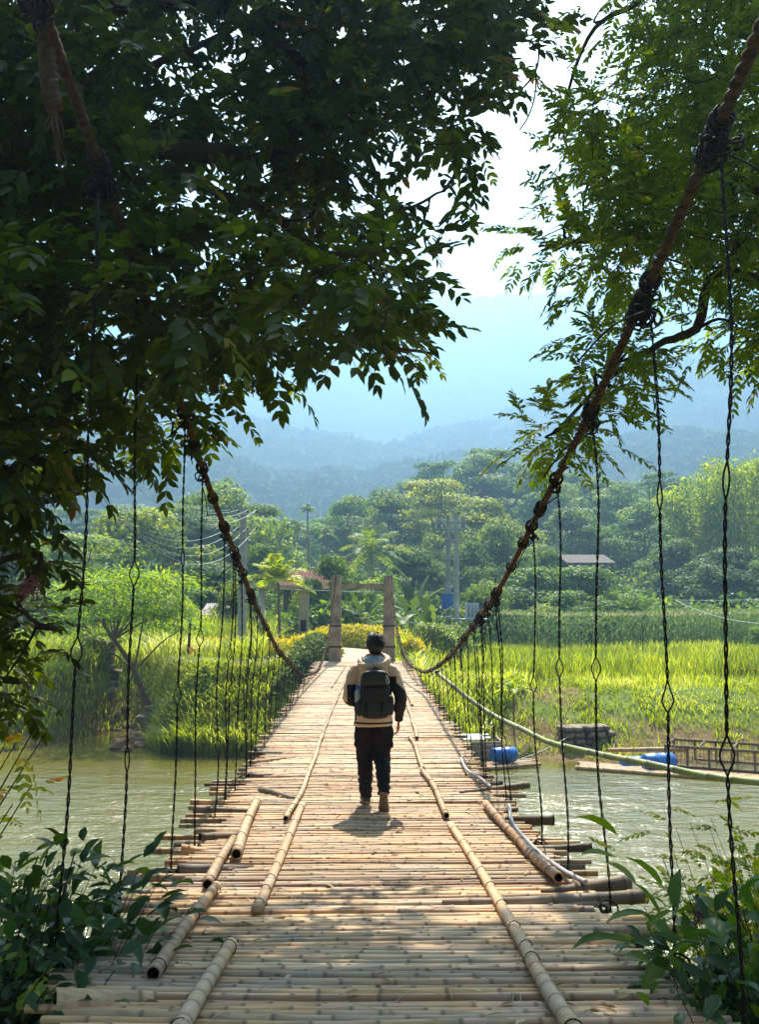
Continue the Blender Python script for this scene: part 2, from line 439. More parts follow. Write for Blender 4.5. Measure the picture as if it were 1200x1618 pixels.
hill('hill', 850, [-700, 0, 300, 450, 600, 750, 850, 1000, 1200, 1900], [560, 600, 655, 700, 735, 690, 645, 610, 580, 560], 400, 16, 33, 420, 120, 7000, 18, 7.0, 'forest fading blue on the middle hill')
hill('hill', 1450, [-700, 0, 300, 600, 750, 900, 1050, 1200, 1900], [430, 450, 470, 500, 490, 470, 455, 450, 440], 600, 22, 47, 420, 90, 7500, 12, 11, 'forest almost lost in haze on the farthest mountain')

# the air: one even closed volume over the whole scene
hm = bpy.data.materials.new('humid_air'); hm.use_nodes = True
hn = hm.node_tree; hn.nodes.remove(hn.nodes['Principled BSDF'])
pv = hn.nodes.new('ShaderNodeVolumePrincipled'); pv.inputs['Color'].default_value = (.28, .54, .88, 1)
pv.inputs['Density'].default_value = .0016; pv.inputs['Anisotropy'].default_value = .5
hn.links.new(pv.outputs[0], hn.nodes['Material Output'].inputs['Volume'])
mb = MB(); box(mb, (-2900, -400, -3), (2900, 2600, 520))
o = mb.build('haze', hm, smooth=False); o['kind'] = 'stuff'; tag(o, 'pale blue humid air lying over the valley', 'haze', kind='stuff')

# ================================================================== THE BRIDGE
bridge = empty('suspension_bridge', (0, 3, float(deck_z(3.0))))
tag(bridge, 'long footbridge of bamboo poles hung from two twisted ropes over the river', 'bridge')

def culm(mb, path, r0, r1=None, seg=10, rnd=.5, hollow=(True, True), wob=.004, node=(.26, .42), mi=0, mid=1, flat=1.0):
    """a bamboo culm along a path: swollen nodes, slight wobble, open dark ends"""
    P = np.asarray(path, float)
    if r1 is None: r1 = r0 * random.uniform(.82, .96)
    L = np.concatenate([[0], np.cumsum(np.linalg.norm(np.diff(P, axis=0), axis=1))]); tot = L[-1]
    s = [0.0]; nd = [0.0]; k = [1.0]; x = random.uniform(.05, node[1])
    while x < tot - .04:
        s += [x - .016, x, x + .016]; nd += [0, 1, .35]; k += [1.0, 1.13, 1.03]
        x2 = x + random.uniform(*node) * (r0 / .04) ** .5
        s.append(min((x + min(x2, tot)) / 2, tot - .01)); nd.append(0); k.append(.97)
        x = x2
    s.append(tot); nd.append(0); k.append(1)
    o = np.argsort(s, kind='stable'); s = np.array(s)[o]; nd = np.array(nd)[o]; k = np.array(k)[o]
    C = np.stack([np.interp(s, L, P[:, i]) for i in range(3)], 1)
    ax = norm(P[-1] - P[0]); up = np.array([0, 0, 1.0]); N = norm(np.cross(ax, up)); B = np.cross(N, ax)
    ph = random.uniform(0, 9); f = random.uniform(1.5, 4)
    C = C + N * (wob * np.sin(s * f + ph))[:, None] + B * (wob * .7 * np.sin(s * f * 1.3 + ph * 2))[:, None]
    R = (r0 + (r1 - r0) * s / tot) * k
    Cs, Rs, nds = [C], [R], [nd]
    if hollow[0]: Cs.insert(0, np.array([C[0] + ax * .05, C[0] + ax * .05, C[0] - ax * .0])); Rs.insert(0, np.array([.001, R[0] * .72, R[0] * .78])); nds.insert(0, np.array([1, 1, .6]))
    if hollow[1]: Cs.append(np.array([C[-1] + ax * .0, C[-1] - ax * .05, C[-1] - ax * .05])); Rs.append(np.array([R[-1] * .78, R[-1] * .72, .001])); nds.append(np.array([.6, 1, 1]))
    C = np.concatenate(Cs); R = np.concatenate(Rs); nd = np.concatenate(nds); n = len(C)
    a = np.arange(seg) * 2 * PI / seg
    ring = (np.cos(a)[None, :, None] * N + flat * np.sin(a)[None, :, None] * B) * R[:, None, None]
    V = (C[:, None] + ring).reshape(-1, 3)
    i, j = np.meshgrid(np.arange(n - 1), np.arange(seg), indexing='ij'); j2 = (j + 1) % seg
    Q = np.stack([i * seg + j, (i + 1) * seg + j, (i + 1) * seg + j2, i * seg + j2], -1).reshape(-1, 4)
    qi = i.ravel(); mis = np.full(len(Q), mi)
    dark = np.zeros(len(Q), bool)
    if hollow[0]: dark |= qi < 2
    if hollow[1]: dark |= qi >= n - 3
    v2 = dict(rnd=rnd, node=np.repeat(nd, seg))
    n0 = mb.n; mb.add(V, Q[~dark], mi, **v2)
    if dark.any(): mb.Q.append(Q[dark] + n0); mb.qm.append(np.full(dark.sum(), mid))
    return mb

BM = [M['bamboo'], M['inside']]
# cross poles of the deck
poles = []
Y = 2.75
while Y < 32.4:
    r = random.uniform(.020, .030) if random.random() < .88 else random.uniform(.030, .040)
    poles.append((Y, r)); Y += 2 * r * random.uniform(.98, 1.16)
rest = MB(); idx = 0
endL = lambda Y: -(1.22 if Y < 4.2 else 1.30 if Y < 6 else 1.36 if Y < 11 else 1.42)
endR = lambda Y: (1.38 if Y < 6 else 1.46 if Y < 11 else 1.48)
for (Y, r) in poles:
    z = float(deck_z(Y)) - r + random.uniform(-.009, .003)
    out = random.random()
    xl = endL(Y) + random.uniform(-.13, .14) - (random.uniform(.1, .42) if (random.random() < .2 and 5.8 < Y < 12) else 0)
    xr = endR(Y) + random.uniform(-.14, .12) + (random.uniform(.1, .42) if (random.random() < .2 and 5.4 < Y < 12) else 0)
    if Y > 14: xl += random.uniform(-.12, .1); xr += random.uniform(-.1, .14)
    yl = Y + random.uniform(-.02, .02); yr = Y + random.uniform(-.02, .02)
    ym = (yl + yr) / 2 + random.uniform(-.01, .01)
    zl = z + random.uniform(-.006, .006) + (.02 if Y < 5 else 0); zr = z + random.uniform(-.006, .008)
    if random.random() < .5: xa, xb = xl, xr; pts = [(xl, yl, zl), (0, ym, z), (xr, yr, zr)]
    else: pts = [(xr, yr, zr), (0, ym, z), (xl, yl, zl)]
    rnd = random.random()
    if idx < 100:
        mb = MB(); culm(mb, bez(pts, 12), r, rnd=rnd, seg=12)
        mb.build('bamboo_pole', BM, bridge)
    else:
        culm(rest, bez(pts, 8), r, rnd=rnd, seg=8)
    idx += 1
o = rest.build('bamboo_pole', BM, bridge); o['kind'] = 'stuff'; o['label'] = 'hundreds of thinner looking poles in the far part of the deck'

# thick cross beams that stick out under the deck and carry the hangers
beams = []
yb = 3.45
while yb < 31.5:
    r = random.uniform(.045, .062) if yb < 14 else random.uniform(.035, .045)
    xl = endL(yb) - random.uniform(.12, .36) * (1 if yb < 12 else .6) + (.15 if yb < 5 else 0); xr = endR(yb) + random.uniform(.10, .36) * (1 if yb < 12 else .6)
    z = float(deck_z(yb)) - .085 - r
    mb = MB()
    culm(mb, [(xl, yb, z), (0, yb + random.uniform(-.03, .03), z - .01), (xr, yb + random.uniform(-.05, .05), z + random.uniform(-.01, .03))], r, rnd=random.random(), seg=12 if yb < 14 else 8)
    mb.build('cross_beam', [M['bamboo_dark'], M['inside']], bridge)
    beams.append(yb); yb += random.uniform(.95, 1.2) if yb < 14 else random.uniform(.8, .95)
# extra stout pole ends poking out of the deck edge, placed as seen
def stout(A, B, r, mi=BM, rnd=None, name='bamboo_pole'):
    mb = MB(); culm(mb, [A, (np.array(A) + np.array(B)) / 2, B], r * .55, r, rnd=random.random() if rnd is None else rnd, seg=12, wob=.006); return mb.build(name, mi, bridge)
for (u1, v1, u2, v2, r, dk) in [(858, 1413, 992, 1395, .055, 1), (700, 1430, 1022, 1416, .045, 1), (845, 1342, 936, 1338, .04, 1), (800, 1295, 876, 1296, .05, 1),
                                (728, 1254, 836, 1240, .042, 1), (465, 1264, 413, 1248, .05, 1), (400, 1291, 285, 1346, .0, 1), (395, 1283, 306, 1279, .045, 1),
                                (420, 1268, 300, 1268, .035, 0), (390, 1321, 316, 1325, .045, 1), (400, 1372, 281, 1375, .048, 1), (330, 1346, 286, 1342, .045, 0),
                                (240, 1583, 85, 1590, .07, 0), (430, 1225, 392, 1226, .035, 1), (450, 1190, 390, 1191, .035, 1), (470, 1196, 396, 1205, .035, 0)]:
    if r == 0: continue
    A = DK(u1, v1, -.015); B = DK(u2, v2, .01); 
    stout(A, B, r, [M['bamboo_dark'] if dk else M['bamboo'], M['inside']])
# long bearers under the deck
for x in (-.95, -.35, .3, .95):
    ys = np.linspace(2.8, 32.2, 40)
    mb = MB(); tube(mb, np.stack([np.full(40, x) + .03 * np.sin(ys), ys, deck_z(ys) - .225], 1), .04, 8, rnd=.3, node=0)
    mb.build('bearer', M['bamboo_dark'], bridge)

# poles laid along the deck as wheel guides
def lash(mb, p, r, ax, turns=3, wr=.005, mi=2):
    ax = norm(np.asarray(ax, float)); up = np.array([0, 0, 1.0]); N = norm(np.cross(ax, up)); B = np.cross(N, ax)
    a = np.linspace(0, turns * 2 * PI, turns * 12); rr = r + wr * .6 + np.interp(a, np.arange(0, a[-1] + 3, 1.3), rng.uniform(-.1, 1, len(np.arange(0, a[-1] + 3, 1.3)))) * wr * (1.6 if turns > 2 else .1)
    sh = a / (turns * 2 * PI) - .5 + (np.interp(a, np.arange(0, a[-1] + 3, 2.1), rng.uniform(-.5, .5, len(np.arange(0, a[-1] + 3, 2.1)))) * .45 if turns > 2 else 0)
    P = p + np.cos(a)[:, None] * N * rr[:, None] + np.sin(a)[:, None] * B * rr[:, None] + np.outer(sh, ax) * wr * 1.9 * turns
    tube(mb, P, wr, 5, mi, rnd=.5, node=0); return mb
def rail(pts, r, pale=.45, wraps=6, flat=1.0, name='guide_pole', label=None, plank=False, mats=None):
    n = len(pts); r *= .74
    P = np.array([DK(u, v, r * .9 + .006) for u, v in pts])
    mb = MB(); mm = mats or [M['bamboo_pale'], M['inside'], M['wire']]
    Pf = bez(P, 16) if n > 2 else np.array([P[0], (P[0] + P[1]) / 2, P[1]])
    if plank:
        ax = norm(P[-1] - P[0]); S = norm(np.cross(ax, [0, 0, 1.0])); U = np.cross(S, ax)
        pr = [(-r * 1.5, -.9 * r), (r * 1.5, -.9 * r), (r * 1.45, .1 * r), (.2 * r, .55 * r), (-r * 1.35, .35 * r)]
        V = np.array([[c + S * a + U * b for a, b in pr] for c in Pf]).reshape(-1, 3); k = len(pr)
        Q = [[i * k + j, (i + 1) * k + j, (i + 1) * k + (j + 1) % k, i * k + (j + 1) % k] for i in range(len(Pf) - 1) for j in range(k)]
        mb.add(V, Q, 0, rnd=pale, node=0)
        for e, fl in ((0, 1), (len(Pf) - 1, 0)):
            c = list(range(e * k, e * k + k)); 
            mb.T.append(np.array([[c[0], c[i], c[i + 1]] if fl else [c[0], c[i + 1], c[i]] for i in range(1, k - 1)]) + mb.n - len(V)); mb.tm.append(np.full(k - 2, 0))
    else:
        culm(mb, Pf, r, r * .9, rnd=pale, seg=12, wob=.006, node=(.13, .24), flat=flat)
    L = np.linalg.norm(P[-1] - P[0])
    for q in np.linspace(.06, .94, max(2, int(L / .5))) + np.array([random.uniform(-.02, .02) for _ in range(max(2, int(L / .5)))]):
        c = np.array([np.interp(q, np.linspace(0, 1, len(Pf)), Pf[:, i]) for i in range(3)])
        lash(mb, c, r * (1.35 if plank else 1.04), P[-1] - P[0], random.choice((1, 1, 2)), .0026)
    o = mb.build(name, mm, bridge)
    if label: o['label'] = label
    return o
rail([(405, 1437), (440, 1360), (478, 1268)], .030, .9, plank=True, name='guide_plank', label='flat split bamboo strip on the left of the deck')
rail([(452, 1294), (470, 1262), (487, 1225), (510, 1160)], .036, .5)
rail([(508, 1166), (522, 1128), (538, 1092)], .030, .8)
rail([(535, 1098), (545, 1076), (554, 1056)], .028, .2)
rail([(524, 1086), (546, 1052)], .022, .3)
rail([(372, 1350), (386, 1310), (407, 1265)], .058, .6, label='short thick pole with a dark hollow end')
rail([(328, 1398), (347, 1362), (368, 1325)], .050, .95)
rail([(243, 1537), (290, 1465), (343, 1400)], .046, .9)
rail([(279, 1635), (320, 1560), (366, 1490)], .047, .4, label='thick grey pole lying nearest the camera')
rail([(912, 1635), (875, 1575), (838, 1512)], .046, .3)
rail([(846, 1520), (790, 1425), (748, 1355), (712, 1300)], .030, .15, plank=True, name='guide_plank', label='long grey split bamboo strip on the right of the deck')
rail([(705, 1288), (690, 1250), (667, 1215)], .040, .8)
rail([(668, 1214), (657, 1180), (647, 1164)], .036, .7)
rail([(660, 1166), (648, 1125), (640, 1105)], .036, .5)
rail([(652, 1114), (640, 1088), (626, 1056)], .030, .2)
rail([(768, 1270), (815, 1322), (882, 1388)], .052, .85, label='thick brown pole with a broken dark end', mats=[M['bamboo'], M['inside'], M['wire']])
# grey hoses lying along the right edge
M['hose'] = mat_plain('grey_hose', '8f8b88', 'a9a5a2', .5, 4, .4)
for lab, pts in (('long grey hose curving along the ragged deck edge beside a thick brown pole', [(805, 1272), (812, 1303), (850, 1345), (890, 1375), (926, 1394)]),
                 ('short grey hose lying on pole ends beyond the skewed dark pole on the deck', [(729, 1198), (738, 1216), (757, 1228), (776, 1243)])):
    mb = MB(); tube(mb, bez([DK(u, v, .05) for u, v in pts], 30), .018, 8)
    tag(mb.build('hose', M['hose']), lab, 'hose')

# main cables: three laid strands
def cable_pts(side):
    if side > 0:
        px = [(1200, 60, 1.45), (1145, 190, 1.45), (1025, 450, 1.45), (935, 655, 1.45), (880, 755, 1.45), (840, 830, 1.45), (800, 915, 1.45), (767, 965, 1.45), (740, 1000, 1.45),
              (715, 1035, 1.45), (690, 1055, 1.45), (671, 1064, 1.45), (645, 1050, 1.2), (628, 1000, 1.05), (622, 950, 1.0)]
        P = [PX(*a) for a in px]; P = [(1.30, -2.2, 8.35), (1.38, 1.2, 7.55)] + P + [(.95, 32.35, 5.72)]
    else:
        px = [(60, 0, -1.35), (150, 240, -1.35), (270, 580, -1.35), (320, 750, -1.35), (372, 875, -1.35), (400, 950, -1.35), (440, 1030, -1.35), (480, 1069, -1.35),
              (505, 1060, -1.2), (519, 1010, -1.05), (526, 960, -.95)]
        P = [PX(*a) for a in px]; P = [(-1.2, -2.2, 8.9), (-1.3, 1.2, 7.95)] + P + [(-.88, 32.35, 5.72)]
    P = np.array(P); s = np.concatenate([[0], np.cumsum(np.linalg.norm(np.diff(P, axis=0), axis=1))])
    # smooth: resample and relax a little
    ss = np.linspace(0, s[-1], 60); Q = np.stack([np.interp(ss, s, P[:, i]) for i in range(3)], 1)
    for _ in range(3): Q[1:-1] = (Q[:-2] + 2 * Q[1:-1] + Q[2:]) / 4
    sd_ = np.linspace(0, 59, 1500); k = np.arange(60)
    return np.stack([smooth_interp(sd_, k, Q[:, i]) for i in range(3)], 1)
CAB = {}
M['rope_light'] = mat_plain('sunlit_rope', '80654a', 'b09a7c', .85, 20, .2, .4, .004, world=True)
for side in (-1, 1):
    P = cable_pts(side); CAB[side] = P
    T, N, B = frames(P); L = np.concatenate([[0], np.cumsum(np.linalg.norm(np.diff(P, axis=0), axis=1))])
    mb = MB(); R = .0155
    for k in range(3):
        ph = L / .19 * 2 * PI + k * 2 * PI / 3
        Q = P + (np.cos(ph)[:, None] * N + np.sin(ph)[:, None] * B) * R * .88
        tube(mb, Q, R, 7)
    o = mb.build('cable', M['rope'], bridge)
# spare rope end hanging beside the left cable near the top
def knot(mb, c, r, n=4, wr=.006):
    for _ in range(n):
        ax = norm(rng.normal(size=3)); ph = random.uniform(0, 6); tt = np.linspace(0, 2 * PI, 18)
        N = norm(np.cross(ax, [.3, .5, .8])); B = np.cross(ax, N); rr = r * random.uniform(.7, 1.25)
        off = rng.normal(size=3) * r * .35
        tube(mb, c + off + np.outer(np.cos(tt), N) * rr + np.outer(np.sin(tt) * random.uniform(.5, 1), B) * rr + np.outer(np.sin(tt * 2), ax) * r * .3, wr, 5)
def cab_at(side, Y):
    P = CAB[side]; return np.array([np.interp(Y, P[:, 1], P[:, i]) for i in range(3)])
def wrap(mb, side, Y, turns=6, wr=.007):
    P = CAB[side]; c = cab_at(side, Y); i = np.argmin(abs(P[:, 1] - Y)); ax = norm(P[min(i + 3, len(P) - 1)] - P[i - 3])
    lash(mb, c, .036, ax, turns, wr, 0)
wires = []
def hanger(side, Y, xb, zb, Yb=None, near=1.0, eye=None, curls=True):
    """a twisted pair of wires from the main cable down to the deck edge, with an open eye on the way"""
    top = cab_at(side, Y) - np.array([0, 0, .04]); bot = np.array([xb, Yb if Yb is not None else Y, zb])
    Lh = np.linalg.norm(bot - top); n = max(14, int(Lh / (.028 if near > .6 else .09)))
    s = np.linspace(0, 1, n); C = top + np.outer(s, bot - top)
    C[:, 0] += random.uniform(.006, .03) * np.sin(s * PI * random.uniform(1, 3)) * min(1, Lh / 3) + .006 * np.sin(s * Lh * 5 + Y); C[:, 1] += .01 * np.sin(s * PI * 3 + Y * 2)
    a = .0052; wr = .0043 if near > .6 else .0044
    sep = np.full(n, a)
    es = [eye] if eye else [random.uniform(.35, .75)]
    if Lh > 3.2: es.append(es[0] + (.28 if es[0] < .5 else -.3))
    for e in es:
        sep = sep + ((.024 if near > .6 else .006) if e == es[0] else .008) * np.exp(-(((s - e) * Lh) / .045) ** 2)
    ph = s * Lh / .16 * 2 * PI
    # keep the wires from twisting inside the eye so it reads open
    mb = MB()
    for e in es: 
        k0 = np.interp(e, s, ph); wgt = np.exp(-(((s - e) * Lh) / .09) ** 2); ph = ph * (1 - wgt) + wgt * (round(k0 / PI) * PI)
    for q in (0, 1):
        W = C + np.stack([np.cos(ph + q * PI), np.sin(ph + q * PI), 0 * ph], 1) * sep[:, None]
        tube(mb, W, wr, 5 if near > .6 else 4)
    if curls:
        wrap(mb, side, Y, 5 if near > .6 else 3, .007 if near > .6 else .005)
        knot(mb, top - np.array([0, 0, .05]), .035 if near > .6 else .022, 4 if near > .6 else 1)
        knot(mb, bot, .05, 4 if near > .6 else 2)
        if near > .6:
            tl = top + np.array([0, -.01, -.1]); d = rng.normal(size=3) * .1; d[2] = -.12
            tube(mb, bez([tl, tl + d * .8, tl + d * 1.5 + np.array([0, 0, -.1])], 8), .005, 4)
    return mb.build('hanger', M['wire'], bridge)
# near hangers as seen: (u on the cable, v on the cable), (u, v) at the foot
def near_h(side, ut, vt, ub, vb, eye):
    X = 1.45 if side > 0 else -1.35
    t = PX(ut, vt, X); b = PX(ub, vb, X + (.02 if side > 0 else 0)) if vb < 1600 else None
    Yt = t[1]
    if b is None: xb = PY(ub, vb, Yt)[0]; b = np.array([xb, Yt, float(deck_z(Yt)) - .05])
    hanger(side, Yt, b[0], float(deck_z(Yt)) - .03, Yt, 1.0, eye)
near_h(-1, 157, 260, 85, 1640, .62); near_h(-1, 215, 450, 198, 1480, .47); near_h(-1, 290, 660, 278, 1400, .62); near_h(-1, 319, 745, 311, 1390, .45)
near_h(1, 1143, 195, 1165, 1650, .71); near_h(1, 1028, 450, 1065, 1545, .62); near_h(1, 935, 655, 951, 1430, .52); near_h(1, 880, 757, 895, 1375, .48)
near_h(1, 841, 830, 850, 1290, .5)
Y = 9.4
while Y < 31.6:
    for side in (-1, 1):
        if side == 1 and Y < 9.7: continue
        c = cab_at(side, Y)
        n = 2 if (Y < 13 and random.random() < .6) else 1
        for q in range(n):
            yy = Y + q * .13 + random.uniform(-.08, .08)
            x = (1.52 if side > 0 else -1.42) + random.uniform(-.06, .06)
            if Y > 24: x = (abs(cab_at(side, yy)[0]) * .35 + 1.5 * .65) * side
            hanger(side, yy, x, float(deck_z(yy)) - .05, yy, 1.0 if Y < 12 else .4)
    Y += random.uniform(.68, .95)
# rope windings at intervals on the cables
for side in (-1, 1):
    for Y in (3.7, 4.75, 6.0, 7.6, 8.5, 9.2, 10.2, 11.8, 13.5, 16, 18, 20):
        mb = MB(); wrap(mb, side, Y + random.uniform(-.1, .1), 17 if Y < 5 else random.choice((6, 9, 11)), .0055)
        if Y < 5: knot(mb, cab_at(side, Y) - np.array([0, 0, .08]), .06, 9, .007)
        mb.build('cable_binding', M['wire'], bridge)
# tail of the left cable hanging by its top
mb = MB()
Pt = bez([PX(62, -60, -1.36), PX(72, 60, -1.38), PX(78, 130, -1.36), PX(85, 170, -1.33)], 120)
T, N, B = frames(Pt); Lt = np.linspace(0, 1.0, 120)
for k in range(3):
    ph = Lt / .2 * 2 * PI + k * 2.1; tube(mb, Pt + (np.cos(ph)[:, None] * N + np.sin(ph)[:, None] * B) * .02, .021, 6)
for k in range(9):
    e = Pt[-1]; d = np.array([random.uniform(-.05, .06), random.uniform(-.04, .04), -random.uniform(.1, .28)])
    tube(mb, bez([e - np.array([0, 0, -.1]), e, e + d * .6 + np.array([random.uniform(-.02, .02), 0, 0]), e + d], 10), np.linspace(.012, .004, 10), 5)
o = mb.build('cable_tail', M['rope'], bridge); o['label'] = 'frayed end of the left cable hanging among the leaves'

# far portal: two tapered concrete posts and a beam
portal = empty('bridge_gate', (0, 32.5, 2.85))
tag(portal, 'pale concrete gate of two posts and a crossbeam at the bridge end', 'gate')
for x, h, t_ in ((-.90, 5.80, .0), (.94, 5.78, 0)):
    mb = MB()
    zs = np.array([2.2, 2.9, 3.6, 4.3, 5.0, 5.5, h]); wd = np.array([.215, .205, .195, .185, .172, .165, .155])
    V = []
    for z, ww in zip(zs, wd):
        for (a, b) in ((-1, -1), (-.8, -1.0), (.8, -1), (1, -.8), (1, .8), (.8, 1), (-.8, 1), (-1, .8)): V.append((x + (-x * .03) * (z - 2.2) / 3.6 + a * ww, 32.5 + b * ww, z + (.02 * a if z == h else 0)))
    k = 8; Q = [[i * k + j, i * k + (j + 1) % k, (i + 1) * k + (j + 1) % k, (i + 1) * k + j] for i in range(len(zs) - 1) for j in range(k)]
    mb.add(V, Q); top = [(len(zs) - 1) * k + j for j in range(k)]
    mb.T.append(np.array([[top[0], top[i], top[i + 1]] for i in range(1, k - 1)])); mb.tm.append(np.zeros(k - 2))
    post = mb.build('post', M['concrete'], portal, smooth=False)
    for zz in (4.05, 3.35):
        mb = MB(); xx = x * (1 - .03 * (zz - 2.2) / 3.6); box(mb, (xx - .212, 32.28, zz), (xx + .212, 32.72, zz + .05)); mb.build('band', M['rope'], post)
mb = MB(); box(mb, (-.72, 32.42, 5.33), (.76, 32.58, 5.50)); mb.build('crossbeam', M['concrete'], portal, smooth=False)
#@@PERSON
# ================================================================== PERSON
def ell(mb, c, r, yaw=0, pitch=0, nu=20, nv=12, mi=0, roll=0):
    th = np.linspace(0, PI, nv + 1); ph = np.arange(nu) * 2 * PI / nu
    V = [[0, 0, 1]] + [[math.sin(t) * math.cos(p), math.sin(t) * math.sin(p), math.cos(t)] for t in th[1:-1] for p in ph] + [[0, 0, -1]]
    V = np.array(V) * np.array(r)
    Rm = np.array(Matrix.Rotation(yaw, 3, 'Z') @ Matrix.Rotation(pitch, 3, 'X') @ Matrix.Rotation(roll, 3, 'Y')); V = V @ Rm.T + np.array(c)
    T = [[0, 1 + j, 1 + (j + 1) % nu] for j in range(nu)]; Q = []
    for i in range(nv - 2):
        for j in range(nu): a = 1 + i * nu + j; b = 1 + i * nu + (j + 1) % nu; Q.append([a, a + nu, b + nu, b])
    e = len(V) - 1; T += [[e, e - nu + (j + 1) % nu, e - nu + j] for j in range(nu)]
    return mb.both(V, Q, T, mi)
def remeshed(mb, voxel, smooth=4, passes=None):
    me = mb.mesh('tmp', [M['rope']]); o = bpy.data.objects.new('tmp', me); COL.objects.link(o)
    m = o.modifiers.new('r', 'REMESH'); m.mode = 'VOXEL'; m.voxel_size = voxel
    if smooth: s = o.modifiers.new('s', 'SMOOTH'); s.factor = .6; s.iterations = smooth
    dg = bpy.context.evaluated_depsgraph_get(); ev = o.evaluated_get(dg); m2 = ev.to_mesh()
    V = np.zeros(len(m2.vertices) * 3); m2.vertices.foreach_get('co', V); V = V.reshape(-1, 3)
    N = np.zeros(len(m2.vertices) * 3); m2.vertices.foreach_get('normal', N); N = N.reshape(-1, 3)
    Q = [list(p.vertices) for p in m2.polygons]
    ev.to_mesh_clear(); bpy.data.objects.remove(o); bpy.data.meshes.remove(me)
    Q4 = np.array([q for q in Q if len(q) == 4], int).reshape(-1, 4); T3 = np.array([q for q in Q if len(q) == 3], int).reshape(-1, 3)
    return V, N, Q4, T3
def noise3(P, s, seed=0):
    return (vnoise(P[:, 0] / s + P[:, 2] / s * .7, P[:, 1] / s + 9.1, seed) + vnoise(P[:, 2] / s, P[:, 0] / s + P[:, 1] / s * .6, seed + 3) + vnoise(P[:, 1] / s + 4, P[:, 2] / s + 1.7, seed + 5)) / 3 - .5

PO = np.array([.12, 9.72, float(deck_z(9.72)) + .004])
person = empty('person', PO)
tag(person, 'person in beige and black hooded jacket and black trousers walking away along the bridge', 'person')
def pb(mb_or, name, mats, parent, cls=None, disp=None, voxel=.006, sm=4, raw=False):
    V, N, Q, T = remeshed(mb_or, voxel, sm)
    if disp is not None: V = V + N * disp(V)[:, None]
    out = MB()
    cq = V[Q].mean(1) if len(Q) else np.zeros((0, 3)); ct = V[T].mean(1) if len(T) else np.zeros((0, 3))
    out.V.append(V + PO); out.n = len(V)
    if len(Q): out.Q.append(Q); out.qm.append(cls(cq).astype(int) if cls else np.zeros(len(Q)))
    if len(T): out.T.append(T); out.tm.append(cls(ct).astype(int) if cls else np.zeros(len(T)))
    return out.build(name, mats, parent)
M['skin'] = mat_plain('skin', 'b07a58', 'c08a66', .5, 12, .4)
M['hair'] = mat_plain('black_hair', '0a0807', '1a1412', .42, 60, .5, .6, .004, stretch=(1, 1, .3))
M['beige'] = mat_plain('beige_nylon', 'c6ab90', 'd6bea6', .6, 9, .3, .25, .004)
M['black'] = mat_plain('black_nylon', '0c0b0b', '171515', .6, 9, .35, .25, .004)
M['trouser'] = mat_plain('black_cotton', '131215', '242226', .8, 14, .2, .4, .005)
M['lining'] = mat_plain('grey_blue_lining', '8796a4', 'a3b0bb', .55, 20, .3, .3, .004)
M['sole'] = mat_plain('gum_sole', '85745f', 'a08f78', .8, 30, .2)
M['shoe'] = mat_plain('dark_grey_canvas', '3a3834', '55524b', .8, 30, .2)
M['packcloth'] = mat_plain('black_pack_cloth', '0d0f0f', '171a19', .62, 20, .35, .2, .003)
M['packgrey'] = mat_plain('charcoal_pack_cloth', '191f1f', '262d2c', .6, 20, .35, .2, .003)

HP = np.array([.02, .035, 1.605])
# skeleton
LS, LE, LW = (-.168, .01, 1.352), (-.250, -.075, 1.09), (-.17, .17, 1.00)
RS, RE, RW = (.173, .01, 1.352), (.272, -.05, 1.09), (.255, .03, .845)
LH, LK, LA = (-.085, 0, .92), (-.088, .12, .50), (-.072, .22, .10)
RH, RK, RA = (.09, 0, .92), (.088, .07, .48), (.10, -.24, .21)
b = MB()
ell(b, HP, (.077, .098, .115), yaw=-.25); ell(b, HP + (.01, .035, -.055), (.058, .062, .06), yaw=-.25)   # skull, jaw
tube(b, bez([(.0, .0, 1.40), (.008, .01, 1.47), (.018, .03, 1.55)], 8), .054, 14)
ax = Vector((.25, .97, 0)); rt = Vector((.97, -.25, 0))
def hp(f, r_, z): return HP + np.array(ax) * f + np.array(rt) * r_ + np.array([0, 0, z])
ell(b, hp(.103, 0, -.025), (.012, .022, .024), yaw=-.25)      # nose
ell(b, hp(.088, 0, -.068), (.026, .012, .008), yaw=-.25)      # mouth
ell(b, hp(.084, 0, .022), (.05, .015, .012), yaw=-.25)        # brow
for s in (-1, 1): ell(b, hp(-.005, s * .079, -.018), (.011, .019, .032), yaw=-.25 + s * .3)  # ears
tube(b, [(0, 0, .88), (0, 0, 1.0), (0, .01, 1.15), (0, .015, 1.3), (0, .01, 1.40), (0, .005, 1.45)], np.array([.13, .125, .12, .14, .12, .06]) * .7, 20, squash=1 / .7)
for S, E_, W_ in ((LS, LE, LW), (RS, RE, RW)):
    tube(b, [(S[0] * .5, S[1], S[2] + .01), S, ((S[0] + E_[0]) / 2, (S[1] + E_[1]) / 2, (S[2] + E_[2]) / 2), E_], [.05, .052, .046, .04], 12)
    tube(b, [E_, tuple(np.array(E_) * .5 + np.array(W_) * .5), W_], [.04, .037, .027], 12); ell(b, E_, (.04, .04, .04))
for Hh, K, A in ((LH, LK, LA), (RH, RK, RA)):
    tube(b, [Hh, tuple(np.array(Hh) * .5 + np.array(K) * .5), K], [.085, .075, .056], 14); tube(b, [K, tuple(np.array(K) * .6 + np.array(A) * .4 + np.array([0, -.02, 0])), A], [.050, .045, .028], 12); ell(b, K, (.050, .050, .050))
